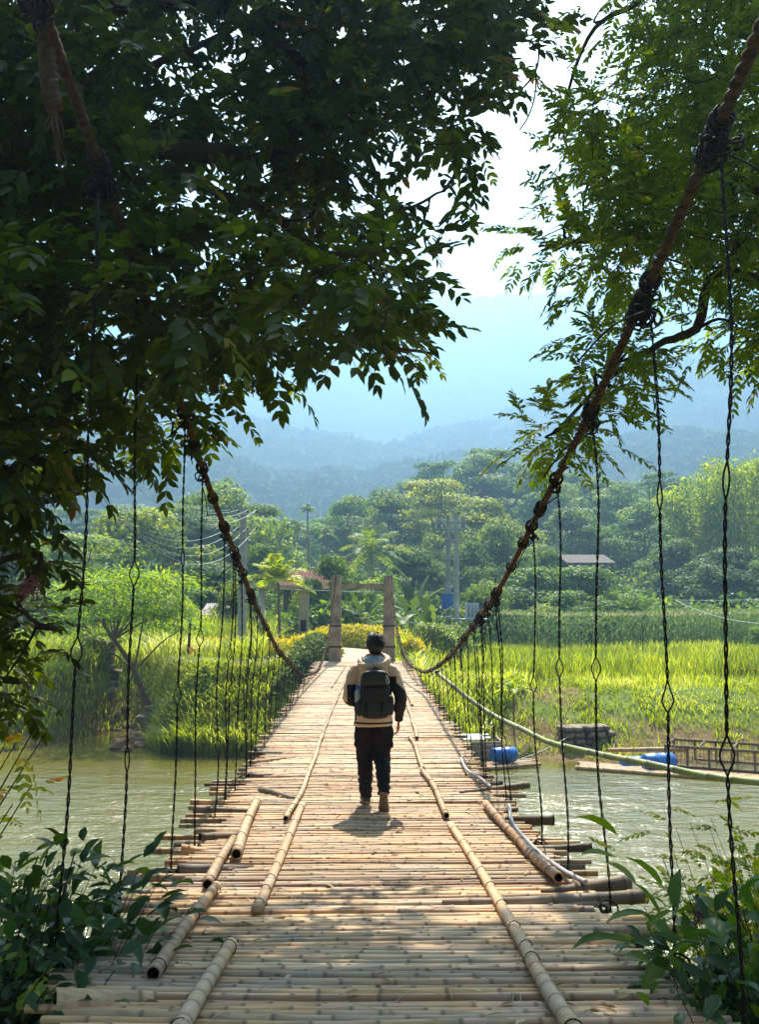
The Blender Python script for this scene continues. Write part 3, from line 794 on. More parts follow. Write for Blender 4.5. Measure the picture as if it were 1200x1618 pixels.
def hand(b, W, d, back, thumb, curl):
    """palm and five curled fingers; d along the hand, back = direction the knuckles face, thumb = side of the thumb"""
    W, d, back, thumb = (np.array(W, float), norm(np.array(d, float)), norm(np.array(back, float)), norm(np.array(thumb, float)))
    tube(b, [W, W + d * .03, W + d * .085], [.022, .030, .034], 12, squash=.5 if abs(back[0]) < .7 else .5)
    k = W + d * .08
    for q, (o, L) in enumerate(((.030, .070), (.011, .078), (-.009, .072), (-.028, .056))):
        p0 = k + thumb * o; p = [p0 - d * .02, p0]; a = 0
        for sgm, kk in ((.45, .5), (.32, .9), (.23, .8)):
            a += curl * kk + .05 * q * .3; p.append(p[-1] + (d * math.cos(a) - back * math.sin(a)) * L * sgm)
        tube(b, p, [.0098, .0095, .0088, .008, .0065], 8)
    p0 = W + d * .025 + thumb * .022
    tube(b, [p0, p0 + thumb * .018 + d * .022 - back * .008, p0 + thumb * .024 + d * .048 - back * .018, p0 + thumb * .018 + d * .07 - back * .026], [.013, .0115, .0105, .008], 8)
hand(b, RW, (-.03, .08, -1), (.95, -.25, 0), (.25, .95, .1), .45)
hand(b, LW, (.35, .85, .15), (-.6, .2, .75), (.7, -.2, .65), .8)
# feet inside the shoes
tube(b, [LA, (-.072, .25, .05), (-.075, .33, .035)], [.028, .030, .02], 10); tube(b, [RA, (.10, -.215, .17)], [.034, .030], 10)
pb(b, 'body', M['skin'], person, voxel=.0045, sm=3)
for s in (-1, 1):
    e = MB(); ell(e, PO + hp(.086, s * .031, .0), (.013, .010, .011), yaw=-.25, nu=10, nv=8); e.build('eye', M['black'], person)
# hair
h = MB()
ell(h, HP + (-.002, -.018, .022), (.090, .102, .105), yaw=-.25); ell(h, HP + (0, -.045, -.03), (.074, .062, .075), yaw=-.25); ell(h, HP + (.0, .03, .06), (.080, .085, .072), yaw=-.2)
ell(h, HP + (-.035, -.01, .075), (.05, .07, .05)); ell(h, HP + (.03, .0, .07), (.055, .07, .055))
hr = pb(h, 'hair', M['hair'], person, voxel=.006, sm=3, disp=lambda V: .012 * noise3(V * [1, 1, .45], .022, 3) + .01 * noise3(V, .05, 8))
st = MB()
for _ in range(900):
    dd = norm(rng.normal(size=3)); dd[1] -= .35
    if dd[2] < -.35: continue
    dd = norm(dd); p = HP + (-.002, -.018, .022) + dd * (.086, .098, .101); tg = norm(np.cross(dd, rng.normal(size=3))); L = random.uniform(.02, .042)
    fl = norm(tg * .9 + dd * .12 + np.array([.1, .1, -.5 if dd[2] < .7 else 0]))
    tube(st, [p + PO, p + fl * L * .5 + dd * .004 + PO, p + fl * L + dd * .006 + PO], [.003, .0022, .0004], 4, cap=False)
o = st.build('lock', M['hair'], hr)
# trousers
t = MB()
tube(t, [(0, 0, .80), (0, 0, .90), (0, 0, .98), (0, 0, 1.03)], np.array([.158, .166, .160, .15]) * .74, 22, squash=1 / .74)
def leg(Hh, K, A, off, r):
    P = bez([np.array(Hh) + (0, 0, .0), np.array(Hh) * .5 + np.array(K) * .5, np.array(K), np.array(K) * .5 + np.array(A) * .5 + (0, off, 0), np.array(A) + (0, 0.01, -.035)], 16)
    tube(t, P, np.interp(np.linspace(0, 1, 16), [0, .25, .5, .75, 1], r), 18)
leg(LH, LK, LA, -.02, [.095, .096, .085, .074, .062]); leg(RH, RK, RA, -.01, [.095, .096, .087, .071, .056])
for s, K in ((-1, (-.165, .055, .70)), (1, (.175, .035, .69))): box(t, (K[0] - .022, K[1] - .07, K[2] - .1), (K[0] + .022, K[1] + .07, K[2] + .09))
def fold(V): return .024 * noise3(V * [1, 1, 2.2], .09, 5) + .022 * noise3(V * [1.5, 1.5, 3], .045, 2) * (1 + 1.2 * np.exp(-((V[:, 2] - .25) / .12) ** 2))
pb(t, 'trousers', M['trouser'], person, voxel=.009, sm=3, disp=fold)
# shoes: left flat on the poles, right pushed up on its toe with the sole to the camera
def shoe(pos, pitch, yaw, name='shoe'):
    Rm = np.array(Matrix.Rotation(yaw, 3, 'Z') @ Matrix.Rotation(pitch, 3, 'X'))
    prof = [(-.085, .030), (-.07, .038), (-.02, .036), (.03, .040), (.10, .050), (.15, .046), (.185, .028), (.195, .010)]
    up = MB(); V = []; ys = [p[0] for p in prof]; n = 16
    hts = [.075, .098, .100, .085, .066, .052, .038, .022]
    for (y, hw), hh in zip(prof, hts):
        for j in range(n):
            a = j * 2 * PI / n; V.append((hw * math.cos(a), y, .022 + (hh - .022) * (max(0, math.sin(a)) ** .7 if math.sin(a) > 0 else 0)))
    V = np.array(V)
    def close(mb, V, n, k, mi):
        Q = [[i * n + j, i * n + (j + 1) % n, (i + 1) * n + (j + 1) % n, (i + 1) * n + j] for i in range(k - 1) for j in range(n)]
        W = np.vstack([V, V[:n].mean(0), V[-n:].mean(0)]); T = [[k * n, (j + 1) % n, j] for j in range(n)] + [[k * n + 1, (k - 1) * n + j, (k - 1) * n + (j + 1) % n] for j in range(n)]
        mb.both(W @ Rm.T + np.array(pos) + PO, Q, T, mi)
    close(up, V, n, len(prof), 0); s = up.build(name, M['shoe'], person)
    so = MB(); V = []
    for (y, hw) in prof:
        for j in range(n):
            a = j * 2 * PI / n; V.append(((hw + .005) * math.cos(a), y * 1.02, .013 + .013 * math.sin(a)))
    close(so, np.array(V), n, len(prof), 0); sl = so.build('sole', M['sole'], s)
    tr = MB()
    for q in range(9):
        yy = -.07 + q * .029; hw = np.interp(yy, [p[0] for p in prof], [p[1] for p in prof]) * .8; m_ = MB(); box(m_, (-hw, yy, -.004), (hw, yy + .010, .004)); tr.add(m_.V[0] @ Rm.T + np.array(pos) + PO, m_.Q[0])
    tr.build('tread', M['shoe'], sl, smooth=False)
shoe((-.072, .25, .002), 0, .10); shoe((.098, -.225, .112), math.radians(-60), -.06)
# jacket
j = MB()
tube(j, [(0, 0, .80), (0, 0, .83), (0, 0, 1.0), (0, .0, 1.15), (0, .0, 1.28), (0, .0, 1.37), (0, .0, 1.43), (.005, .01, 1.475)], np.array([.196, .198, .190, .186, .186, .165, .115, .08]) * .74, 26, squash=1 / .74)
for S, E_, W_, wr_ in ((LS, LE, LW, .042), (RS, RE, RW, .040)):
    S, E_, W_ = map(np.array, (S, E_, W_))
    Ps = bez([(S[0] * .35, S[1], S[2] + .025), S + (0, 0, -.015), (S + E_) / 2 + (np.sign(S[0]) * .012, 0, 0), E_, (E_ + W_) / 2, W_], 20)
    tube(j, Ps, np.interp(np.linspace(0, 1, 20), [0, .2, .4, .6, .8, 1], [.06, .078, .070, .062, .056, wr_]), 16)
def jcls(c):
    blk = np.zeros(len(c), bool)
    x, y, z = c.T
    blk |= (x > .2) & (z < 1.20 - (x - .27) * .9)                          # right sleeve from above the elbow down
    blk |= (x < -.14) & (z < 1.22) & (x > -.265 + .0 * z) & (z > .86) & (x < -.17)
    blk |= (x < -.22) & (z < 1.05)
    blk |= (x > .15) & (x < .23) & (z < 1.30) & (z > .92)
    blk |= (abs(x) > .14) & (z > 1.33) & (z < 1.42) & (y > .03)
    blk |= (z > .826) & (z < .846) & (abs(x) < .2)
    return np.where(blk, 1, 0)
jk = pb(j, 'jacket', [M['beige'], M['black']], person, cls=jcls, voxel=.0065, sm=3, disp=lambda V: .02 * noise3(V * [1, 1, 2], .1, 15) + .012 * noise3(V * [1.3, 1, 2.6], .05, 12))
# hood lying on the shoulders: outer roll and pale lining
hd = MB(); tt = np.linspace(0, 2 * PI, 40)
ring = np.stack([.140 * np.cos(tt) + .005, -.065 + .125 * np.sin(tt), 1.44 + .045 * np.sin(tt + .2)], 1)
tube(hd, ring, .036, 12, cap=False, squash=1.2); ell(hd, (.0, -.13, 1.345), (.150, .075, .075)); ell(hd, (.0, -.08, 1.38), (.15, .08, .06))
pb(hd, 'hood', M['beige'], jk, voxel=.007, sm=4, disp=lambda V: .034 * noise3(V * [1, 1, 2], .07, 22) + .012 * noise3(V, .025, 23))
li = MB(); ell(li, (.005, -.085, 1.435), (.128, .105, .062), pitch=.35)
pb(li, 'hood_lining', M['lining'], jk, voxel=.006, sm=2, disp=lambda V: .022 * noise3(V, .035, 30))
# watch-like cuff ends and hem cord are part of the jacket; the backpack is a thing of its own
pack = empty('backpack', PO + (0, -.2, .88))
tag(pack, 'black backpack with charcoal lower pocket worn on the back of the walking person', 'backpack')
def rbox(c, s, p=4, nu=28, nv=20):
    m = MB(); th = np.linspace(0, PI, nv + 1)[1:-1]; ph = np.arange(nu) * 2 * PI / nu; f = lambda q: np.sign(q) * np.abs(q) ** (2 / p)
    V = [[0, 0, s[2]]] + [[s[0] * f(math.sin(a)) * f(math.cos(b_)), s[1] * f(math.sin(a)) * f(math.sin(b_)), s[2] * f(math.cos(a))] for a in th for b_ in ph] + [[0, 0, -s[2]]]
    V = np.array(V) + np.array(c); k = len(th); T = [[0, 1 + q, 1 + (q + 1) % nu] for q in range(nu)]; Q = []
    for i in range(k - 1):
        for q in range(nu): a = 1 + i * nu + q; b_ = 1 + i * nu + (q + 1) % nu; Q.append([a, a + nu, b_ + nu, b_])
    e = len(V) - 1; T += [[e, e - nu + (q + 1) % nu, e - nu + q] for q in range(nu)]
    return m.both(V, Q, T)
def pk(c, s, name, mat, parent=pack, p=4, disp=.006):
    m = rbox((c[0], c[1], c[2] + .045), s, p)
    V = m.V[0]; V += noise3(V, .06, 4)[:, None] * disp; V += PO
    return m.build(name, mat, parent)
pk((.012, -.225, 1.095), (.145, .085, .235), 'main_bag', M['packcloth'], p=3.6)
pk((.012, -.27, 1.245), (.135, .062, .085), 'top_lid', M['packgrey'], p=3)
pk((.012, -.315, 1.085), (.125, .035, .085), 'front_pocket', M['packcloth'], p=4)
fp = pk((.012, -.30, .945), (.138, .055, .085), 'lower_pocket', M['packgrey'], p=4)
pk((.165, -.225, .985), (.035, .06, .10), 'side_pocket', M['packgrey'], p=3); pk((-.142, -.225, .965), (.032, .055, .09), 'side_pocket', M['packgrey'], p=3)
for s in (-1, 1):
    m = MB(); P = bez([(s * .09, -.15, 1.30), (s * .105, -.13, 1.42), (s * .115, .0, 1.475), (s * .125, .12, 1.40), (s * .13, .17, 1.25), (s * .15, .10, 1.05), (s * .15, -.14, .98)], 30) + PO
    tube(m, P, .026, 8, squash=.3); m.build('shoulder_strap', M['black'], pack)
    m = MB(); box(m, PO + (s * .075 - .012, -.362, .93), PO + (s * .075 + .012, -.354, 1.065)); box(m, PO + (s * .075 - .016, -.368, 1.0), PO + (s * .075 + .016, -.353, 1.02)); m.build('buckle_strap', M['black'], pack)
m = MB(); tube(m, bez([(.10, -.28, 1.345), (.125, -.325, 1.315), (.15, -.33, 1.265), (.135, -.32, 1.245), (.115, -.325, 1.295)], 16) + PO, .0035, 5); m.build('cord', mat_plain('white_cord', 'cfd0cc', 'cfd0cc', .6), pack)
m = MB(); tube(m, bez([(-.02, -.22, 1.365), (.012, -.23, 1.395), (.045, -.22, 1.365)], 10) + PO, .007, 6); m.build('grab_handle', M['black'], pack)
m = MB(); z0 = 1.06
V = []; prof = [(.0, .030), (.01, .033), (.085, .033), (.10, .032), (.125, .014), (.132, .013)]
tube(m, [(PO[0] - .155, PO[1] - .235, PO[2] + z0 + a) for a, r in prof], [r for a, r in prof], 14)
bo = m.build('water_bottle', mat_plain('clear_bottle', '7c93a8', '93a8b8', .15, 5, .6)); tag(bo, 'small plastic water bottle with a blue cap in the side pocket of the black backpack', 'bottle')
m = MB(); tube(m, [(PO[0] - .155, PO[1] - .235, PO[2] + z0 + .125), (PO[0] - .155, PO[1] - .235, PO[2] + z0 + .160)], .019, 14); m.build('cap', mat_plain('blue_cap', '1c62c8', '1c62c8', .4), bo)
#@@PLANTS
# ================================================================== BACKGROUND TREES (each a thing: trunk, crown)
TONES = [(0, (.035, .080, .014)), (.3, (.08, .155, .024)), (.65, (.15, .24, .038)), (1, (.27, .34, .07))]
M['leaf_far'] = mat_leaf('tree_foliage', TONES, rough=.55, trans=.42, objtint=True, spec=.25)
M['bark_far'] = mat_plain('grey_bark', '4a4034', '6c604f', .9, 3, .1)
PROT = {}
def crown_mesh(lobes, n, size, tpl=LT4, flat=0.0, jitter=.55, asp=.7):
    """leaf-sprays set over the surfaces and through the volume of many uneven lobes"""
    mb = MB(); vol = np.array([l[1][0] * l[1][1] + l[1][0] * l[1][2] for l in lobes]); cnt = (n * vol / vol.sum()).astype(int) + 8
    for (c, r), k in zip(lobes, cnt):
        d = randdir(k); d[:, 2] = np.where(d[:, 2] < -.3, -d[:, 2] * .6, d[:, 2]); d = norm(d)
        rad = 1 - .45 * rng.random(k) ** 1.8 + .12 * rng.normal(size=k)
        lump = 1 + .22 * (noise3(d * 1.0 + np.array(c) * .37, .45, 3) * 2)
        P = np.array(c) + d * np.array(r) * (rad * lump)[:, None]
        nrm = norm(d / np.array(r) * r[0] + randdir(k) * jitter + np.array([0, 0, flat]))
        dr = norm(np.cross(nrm, randdir(k))); dr[:, 2] -= .25
        lobe_t = random.uniform(-.22, .22)
        s = size * rng.uniform(.6, 1.35, k)
        leaves(mb, P - dr * s[:, None] * .5, dr, nrm, s, s * asp, tpl, rnd=np.clip(.48 + lobe_t + .2 * rng.normal(size=k), 0, 1))
    return mb
def branchy(mb, base, tops, r0, h0):
    """a tapered trunk that forks into limbs reaching the lobes"""
    b = np.array(base, float); fork = b + np.array([random.uniform(-.3, .3), random.uniform(-.3, .3), h0])
    tube(mb, bez([b - (0, 0, .6), b * .5 + fork * .5 + np.array([random.uniform(-.2, .2), 0, 0]), fork], 8), np.linspace(r0 * 1.2, r0 * .75, 8), 9)
    for t in tops:
        t = np.array(t); m = fork * .5 + t * .5 + np.array([0, 0, -.12 * np.linalg.norm(t - fork)])
        tube(mb, bez([fork - (0, 0, r0), m, t], 7), np.linspace(r0 * .5, r0 * .12, 7), 6)
def proto(kind, k, H, lobes, n, size, r0=.28, **kw):
    cm = crown_mesh(lobes, n, size, **kw).mesh(kind + '_crown', [M['leaf_far']], smooth=False)
    tb = MB(); branchy(tb, (0, 0, 0), [c for c, r in random.sample(lobes, min(7, len(lobes)))], r0, H * .32)
    tm = tb.mesh(kind + '_trunk', [M['bark_far']])
    PROT.setdefault(kind, []).append((cm, tm, H))
def rl(n, R, zlo, zhi, rr, shape):
    L = []
    for _ in range(n):
        t = random.random(); z = zlo + (zhi - zlo) * t; rad = R * shape(t) * math.sqrt(random.random()); a = random.uniform(0, 2 * PI)
        q = random.uniform(*rr); L.append(((rad * math.cos(a), rad * math.sin(a), z), (q, q * random.uniform(.8, 1.1), q * random.uniform(.55, .85))))
    return L
for k in range(4): proto('broad', k, 10, rl(34, 4.0, 1.6, 8.9, (1.0, 1.9), lambda t: .55 + .75 * math.sin(PI * min(1, t * .8 + .2)) if t < .7 else 1.0 - t * .65), 12500, .34)
for k in range(3): proto('layered', k, 10, [((c[0], c[1], c[2]), (r[0] * 1.2, r[1] * 1.2, r[2] * .58)) for c, r in rl(32, 4.6, 2.2, 9.3, (1.0, 1.7), lambda t: 1.05 - .55 * t)], 10500, .31, flat=.6)
for k in range(2): proto('tall', k, 12, rl(30, 2.4, 1.8, 11, (.8, 1.5), lambda t: 1.0 - .5 * t), 9500, .32)
for k in range(3): proto('bushy', k, 5, rl(16, 2.6, .5, 3.8, (.8, 1.4), lambda t: 1.1 - .6 * t), 6500, .26, r0=.14)

def tree(name, kind, k, u, vtop, wpx, Y, label, tint=(1, 1, 1), group=None, squat=1.0, cat='tree', base_u=None):
    P = PY(u, vtop, Y); x = P[0]; gz = float(ground_z(x, Y)); cm, tm, H = PROT[kind][k % len(PROT[kind])]
    hgt = max(2.0, P[2] - gz); sz = hgt / H; wid = wpx / F * Y
    V = {'broad': 10.4, 'layered': 11.5, 'tall': 6.8, 'bushy': 7.0}[kind]
    sx_ = wid / V * (1.28 if kind in ('broad', 'layered') else 1.1)
    r = empty(name, (x, Y, gz)); tag(r, label, cat, group)
    for nm, me in (('crown', cm), ('trunk', tm)):
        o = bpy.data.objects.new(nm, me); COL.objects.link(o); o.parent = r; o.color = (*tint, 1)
    r.rotation_euler = (0, 0, random.uniform(0, 6.28)); r.scale = (sx_, sx_, sz); return r

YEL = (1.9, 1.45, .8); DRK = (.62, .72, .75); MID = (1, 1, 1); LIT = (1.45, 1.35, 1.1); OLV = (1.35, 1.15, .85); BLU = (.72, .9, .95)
TR = [
 # left of the gate, behind the long grass
 ('broad', 0, 20, 845, 190, 62, 'wide dark tree at the left behind the leaning feathery tree', DRK), ('layered', 1, 120, 842, 170, 70, 'pale airy tree behind the leaning feathery tree', LIT),
 ('broad', 1, 215, 800, 190, 78, 'big yellow-green tree above the feathery tree, left of the utility pole', (1.6, 1.35, .9)), ('layered', 0, 300, 795, 160, 84, 'mid-green tree behind the shed with the corrugated roof', MID),
 ('broad', 2, 355, 752, 185, 92, 'tallest rounded tree, directly behind the utility pole with crossarms', (1.15, 1.15, 1.0)), ('tall', 0, 405, 795, 120, 96, 'slim tree just right of the utility pole', MID),
 ('broad', 3, 335, 885, 150, 60, 'dark tree shading the shed', DRK), ('bushy', 0, 265, 905, 130, 52, 'low bright bush between the feathery tree and the shed', LIT), ('bushy', 1, 60, 925, 150, 50, 'bush beside the pale leaning pole at the left', MID),
 ('broad', 1, 415, 855, 110, 66, 'dark tree behind the small bright palm', DRK), ('bushy', 0, 478, 912, 95, 53, 'leafy bush hiding the wall of the red-roofed house', MID), ('bushy', 2, 375, 915, 90, 50, 'small bush between the utility pole and the small palm', MID),
 ('bushy', 0, 180, 930, 150, 47, 'dense bush under the feathery tree', MID),
 # centre
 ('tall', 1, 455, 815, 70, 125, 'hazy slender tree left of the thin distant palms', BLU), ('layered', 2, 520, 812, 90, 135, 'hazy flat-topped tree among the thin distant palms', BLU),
 ('broad', 0, 555, 782, 110, 128, 'rounded tree behind the coconut palm', (1.1, 1.15, 1)), ('broad', 2, 625, 768, 150, 120, 'broad green tree right behind the coconut palm', MID),
 ('layered', 1, 700, 758, 165, 112, 'golden-topped tree above the transformer poles', YEL), ('broad', 3, 755, 785, 140, 104, 'green tree just right of the transformer poles', OLV),
 ('broad', 1, 527, 872, 88, 54, 'dark rounded tree right of the red-tiled roof, above the left gate post', DRK), ('broad', 2, 600, 905, 110, 58, 'small leafy tree seen through the concrete gate', (1.5, 1.45, 1.1)),
 ('broad', 3, 655, 862, 120, 80, 'dark tree between the coconut palm and the transformer poles', DRK), ('bushy', 1, 565, 895, 100, 62, 'dark undergrowth bush left of the concrete gate top', DRK),
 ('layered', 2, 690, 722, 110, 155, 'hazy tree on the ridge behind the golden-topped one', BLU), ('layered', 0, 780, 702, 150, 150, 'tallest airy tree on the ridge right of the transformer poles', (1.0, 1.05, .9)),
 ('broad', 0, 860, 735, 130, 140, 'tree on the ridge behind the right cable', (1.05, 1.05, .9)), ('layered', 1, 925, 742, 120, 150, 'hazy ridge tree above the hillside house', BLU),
 ('broad', 2, 735, 850, 120, 82, 'dark tree beside the transformer poles', DRK), ('broad', 0, 800, 825, 130, 88, 'green tree crossed by the right cable', MID),
 ('bushy', 2, 775, 915, 130, 66, 'bush at the foot of the transformer poles', MID), ('broad', 1, 845, 893, 150, 76, 'dense tree below the left end of the hillside house', (.9, 1, .9)),
 ('broad', 3, 925, 893, 150, 74, 'dense tree directly below the hillside house', (.85, .95, .85)), ('bushy', 0, 845, 945, 130, 68, 'grey-green thicket behind the left end of the corn', (1.2, 1.1, 1.1)),
 ('bushy', 1, 930, 940, 140, 68, 'thicket behind the middle of the corn', (.85, .95, .85)), ('bushy', 2, 1010, 935, 130, 70, 'dark rounded bush behind the right end of the corn', (.8, .95, .9)),
 # right
 ('broad', 0, 873, 868, 70, 84, 'rounded tree covering the left end of the hillside house', MID), ('broad', 1, 905, 800, 130, 110, 'dark tree beside the roof of the hillside house', DRK), ('layered', 2, 965, 762, 140, 132, 'pale tree on the slope above the hillside house', (1.15, 1.15, 1)),
 ('broad', 2, 1010, 790, 140, 112, 'rounded tree right of the hillside house', (1.05, 1.1, 1.0)), ('broad', 0, 1060, 850, 120, 92, 'dark tree below the bamboo clumps', DRK),
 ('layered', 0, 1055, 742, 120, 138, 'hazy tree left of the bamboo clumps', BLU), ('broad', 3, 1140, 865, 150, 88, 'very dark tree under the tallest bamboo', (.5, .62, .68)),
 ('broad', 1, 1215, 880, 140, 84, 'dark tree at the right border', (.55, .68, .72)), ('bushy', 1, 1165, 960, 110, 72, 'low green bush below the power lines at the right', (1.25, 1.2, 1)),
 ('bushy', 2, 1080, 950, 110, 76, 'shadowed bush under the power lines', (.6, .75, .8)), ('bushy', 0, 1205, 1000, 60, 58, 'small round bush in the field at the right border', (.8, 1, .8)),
]
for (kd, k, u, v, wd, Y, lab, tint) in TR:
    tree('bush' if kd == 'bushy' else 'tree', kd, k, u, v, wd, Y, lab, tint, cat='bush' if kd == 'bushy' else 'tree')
# more of the wood on the slope behind, which nothing tells apart
for q in range(34):
    u = -60 + q * 38.5 + random.uniform(-15, 15); Y = random.uniform(150, 210)
    vt = np.interp(u, [0, 350, 470, 560, 700, 900, 1200], [800, 775, 825, 790, 735, 752, 755]) + random.uniform(-8, 18)
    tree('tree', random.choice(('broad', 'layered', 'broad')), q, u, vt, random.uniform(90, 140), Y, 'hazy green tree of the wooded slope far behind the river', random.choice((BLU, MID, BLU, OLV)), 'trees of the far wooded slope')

# undergrowth between the trunks
def undergrowth(x, y, h, s0, name, label):
    mb = MB(); n = len(x); Z = ground_z(x, y) + h * rng.random(n) ** .8 * (.35 + .9 * fbm(x * .3, y * .3, 55)); d = randdir(n); s = s0 * rng.uniform(.6, 1.3, n)
    leaves(mb, np.stack([x, y, Z], 1), d, np.array([0, -.5, .8]) + randdir(n) * .7, s, s * .7, LT4, rnd=np.clip(.4 + .9 * (fbm(x * .2, y * .2, 56) - .45) + .2 * rng.normal(size=n), 0, 1))
    o = mb.build(name, M['leaf_far'], smooth=False); o.color = (.85, .95, .8, 1); tag(o, label, 'undergrowth', kind='stuff')
n = 90000; y = 73 + 130 * rng.random(n) ** 1.5; x = rng.uniform(-.55, .55, n) * y; undergrowth(x, y, 4.2, .5, 'undergrowth', 'tangled green undergrowth between the trunks on the far slope')
n = 40000; y = rng.uniform(50, 73, n); x = rng.uniform(-.5, -.02, n) * y + rng.uniform(0, .16, n) * y; undergrowth(x, y, 2.4, .34, 'undergrowth', 'leafy thicket behind the long grass on the left and behind the gate')
# bamboo clumps at the right
def bamboo_clump(u, vtop, Y, wpx, label, tint):
    P = PY(u, vtop, Y); gz = float(ground_z(P[0], Y)); H = P[2] - gz; W = wpx / F * Y * .5
    r = empty('bamboo_clump', (P[0], Y, gz)); tag(r, label, 'bamboo')
    cu = MB(); lf = MB()
    for _ in range(26):
        a = random.uniform(0, 6.28); sp = random.uniform(.2, 1); h = H * random.uniform(.72, 1.04); b0 = np.array([P[0] + .8 * math.cos(a), Y + .8 * math.sin(a), gz])
        C = bez([b0, b0 + (W * .25 * sp * math.cos(a), W * .25 * sp * math.sin(a), h * .55), b0 + (W * .75 * sp * math.cos(a), W * .75 * sp * math.sin(a), h * .93), b0 + (W * 1.05 * sp * math.cos(a), W * 1.05 * sp * math.sin(a), h * .9)], 14)
        tube(cu, C, np.linspace(.07, .012, 14), 5, rnd=.5, node=0)
        n = 210; t = rng.uniform(.28, 1, n); i = t * 13
        c = np.stack([np.interp(i, np.arange(14), C[:, k]) for k in range(3)], 1) + rng.normal(size=(n, 3)) * np.array([.75, .75, .6]) * (1.15 - .4 * t)[:, None]
        d = randdir(n) * .7; d[:, 2] -= .5; s = rng.uniform(.35, .75, n)
        leaves(lf, c, d, randdir(n) + np.array([0, 0, .6]), s, s * .34, LT4, rnd=np.clip(.6 + .25 * rng.normal(size=n), 0, 1))
    cu.build('culms', M['bamboo_green'], r); o = lf.build('foliage', M['leaf_far'], r, smooth=False); o.color = (*tint, 1)
bamboo_clump(1100, 765, 100, 110, 'lower pale bamboo clump on the slope left of the tallest one', (1.5, 1.4, .9)); bamboo_clump(1160, 728, 96, 130, 'tallest feathery bamboo clump on the slope at the right', (1.45, 1.35, .85))
bamboo_clump(1225, 762, 100, 110, 'bamboo clump cut by the right border', (1.3, 1.3, .9))

# ------------------------------------------------------------------ palms
M['palm'] = mat_leaf('palm_fronds', [(0, (.06, .11, .02)), (.6, (.14, .20, .04)), (1, (.26, .30, .08))], rough=.5, trans=.42, objtint=True, spec=.22)
def frond(mb, base, az, el, L, droop, nl=34, ll=.5, lw=.05, vee=.5):
    """a pinnate frond: arching midrib with hanging leaflets"""
    d = np.array([math.cos(az) * math.cos(el), math.sin(az) * math.cos(el), math.sin(el)]); s = np.linspace(0, 1, 14)
    P = base + np.outer(s * L, d); P[:, 2] -= droop * L * s ** 2.2
    tube(mb, P, np.linspace(.035, .006, 14) * L / 3, 5, rnd=.8)
    T, N, B = frames(P); t = np.linspace(.12, .99, nl); side = norm(np.cross(d, [0, 0, 1.0]))
    for sg in (-1, 1):
        c = np.stack([np.interp(t * 13, np.arange(14), P[:, k]) for k in range(3)], 1); tg = np.stack([np.interp(t * 13, np.arange(14), T[:, k]) for k in range(3)], 1)
        dr = tg * .55 + sg * side * .9 + np.array([0, 0, 1]) * vee * .5 + rng.normal(size=(nl, 3)) * .12; dr[:, 2] -= .35 * t
        l = ll * L / 3 * np.sin(PI * np.clip(t * .85 + .12, 0, 1)) ** .6 * rng.uniform(.85, 1.1, nl)
        nn = np.cross(dr, tg) * sg; tp = (np.array([[0, -.3, 0], [0, .3, 0], [.55, .5, -.06], [.55, -.5, -.06], [1, 0, -.32]]), np.array([[0, 3, 2, 1]]), np.array([[3, 4, 2]]))
        leaves(mb, c, dr, nn, l, lw, tp, rnd=np.clip(.5 + .2 * rng.normal(size=nl), 0, 1))
def palm(name, u, vcrown, Y, L, nf, label, tint, tr=.16, lean=0, el=(-.35, 1.2), nl=34, ll=.5, lw=.06, droop=.45, base_drop=None, vee=.5):
    P = PY(u, vcrown, Y); gz = float(ground_z(P[0], Y)); r = empty(name, (P[0], Y, gz)); tag(r, label, 'palm tree')
    mb = MB(); C = bez([(P[0] + lean, Y, gz - .3), (P[0] + lean * .6, Y, gz + (P[2] - gz) * .5), tuple(P)], 20)
    tube(mb, C, np.linspace(tr, tr * .7, 20) * (1 + .06 * (np.arange(20) % 2)), 9); mb.build('trunk', M['bark_pale'], r)
    fr = MB()
    for k in range(nf):
        frond(fr, P + np.array([0, 0, .1]), k * 2.399 + random.uniform(-.2, .2), el[0] + (el[1] - el[0]) * (k + .5) / nf, L * random.uniform(.85, 1.08), droop * random.uniform(.7, 1.2), nl, ll, lw, vee)
    o = fr.build('crown', M['palm'], r, smooth=False); o.color = (*tint, 1); return r
palm('coconut_palm', 585, 872, 76, 3.8, 17, 'big coconut palm with long drooping silvery fronds behind the bridge gate', (1.1, 1.15, 1.0), .22, .5, (-.45, 1.25), 40, .62, .085, .38)
palm('areca_palm', 440, 922, 45, 1.95, 16, 'small bright yellow-green palm left of the bridge gate', (2.2, 2.0, .8), .08, .1, (.1, 1.4), 30, .80, .08, .42, vee=.7)
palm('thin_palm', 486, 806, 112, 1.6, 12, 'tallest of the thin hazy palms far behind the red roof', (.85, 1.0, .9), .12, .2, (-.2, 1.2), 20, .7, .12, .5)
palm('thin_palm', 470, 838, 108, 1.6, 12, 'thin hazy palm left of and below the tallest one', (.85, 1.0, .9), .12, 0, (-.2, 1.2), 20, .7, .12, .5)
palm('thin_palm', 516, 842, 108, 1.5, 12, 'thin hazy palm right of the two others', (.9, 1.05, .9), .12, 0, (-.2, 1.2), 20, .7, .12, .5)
palm('young_palm', 812, 1096, 31.8, .85, 11, 'young palm seedling on the grassy bank right of the bridge', (2.2, 2.1, .9), .03, 0, (.2, 1.35), 18, .7, .05, .5, vee=.6)
palm('areca_palm', 268, 955, 44, 1.7, 10, 'young palm by the slim trunk with the orange frond', (1.4, 1.4, .8), .07, 0, (.0, 1.3), 24, .75, .08, .7)
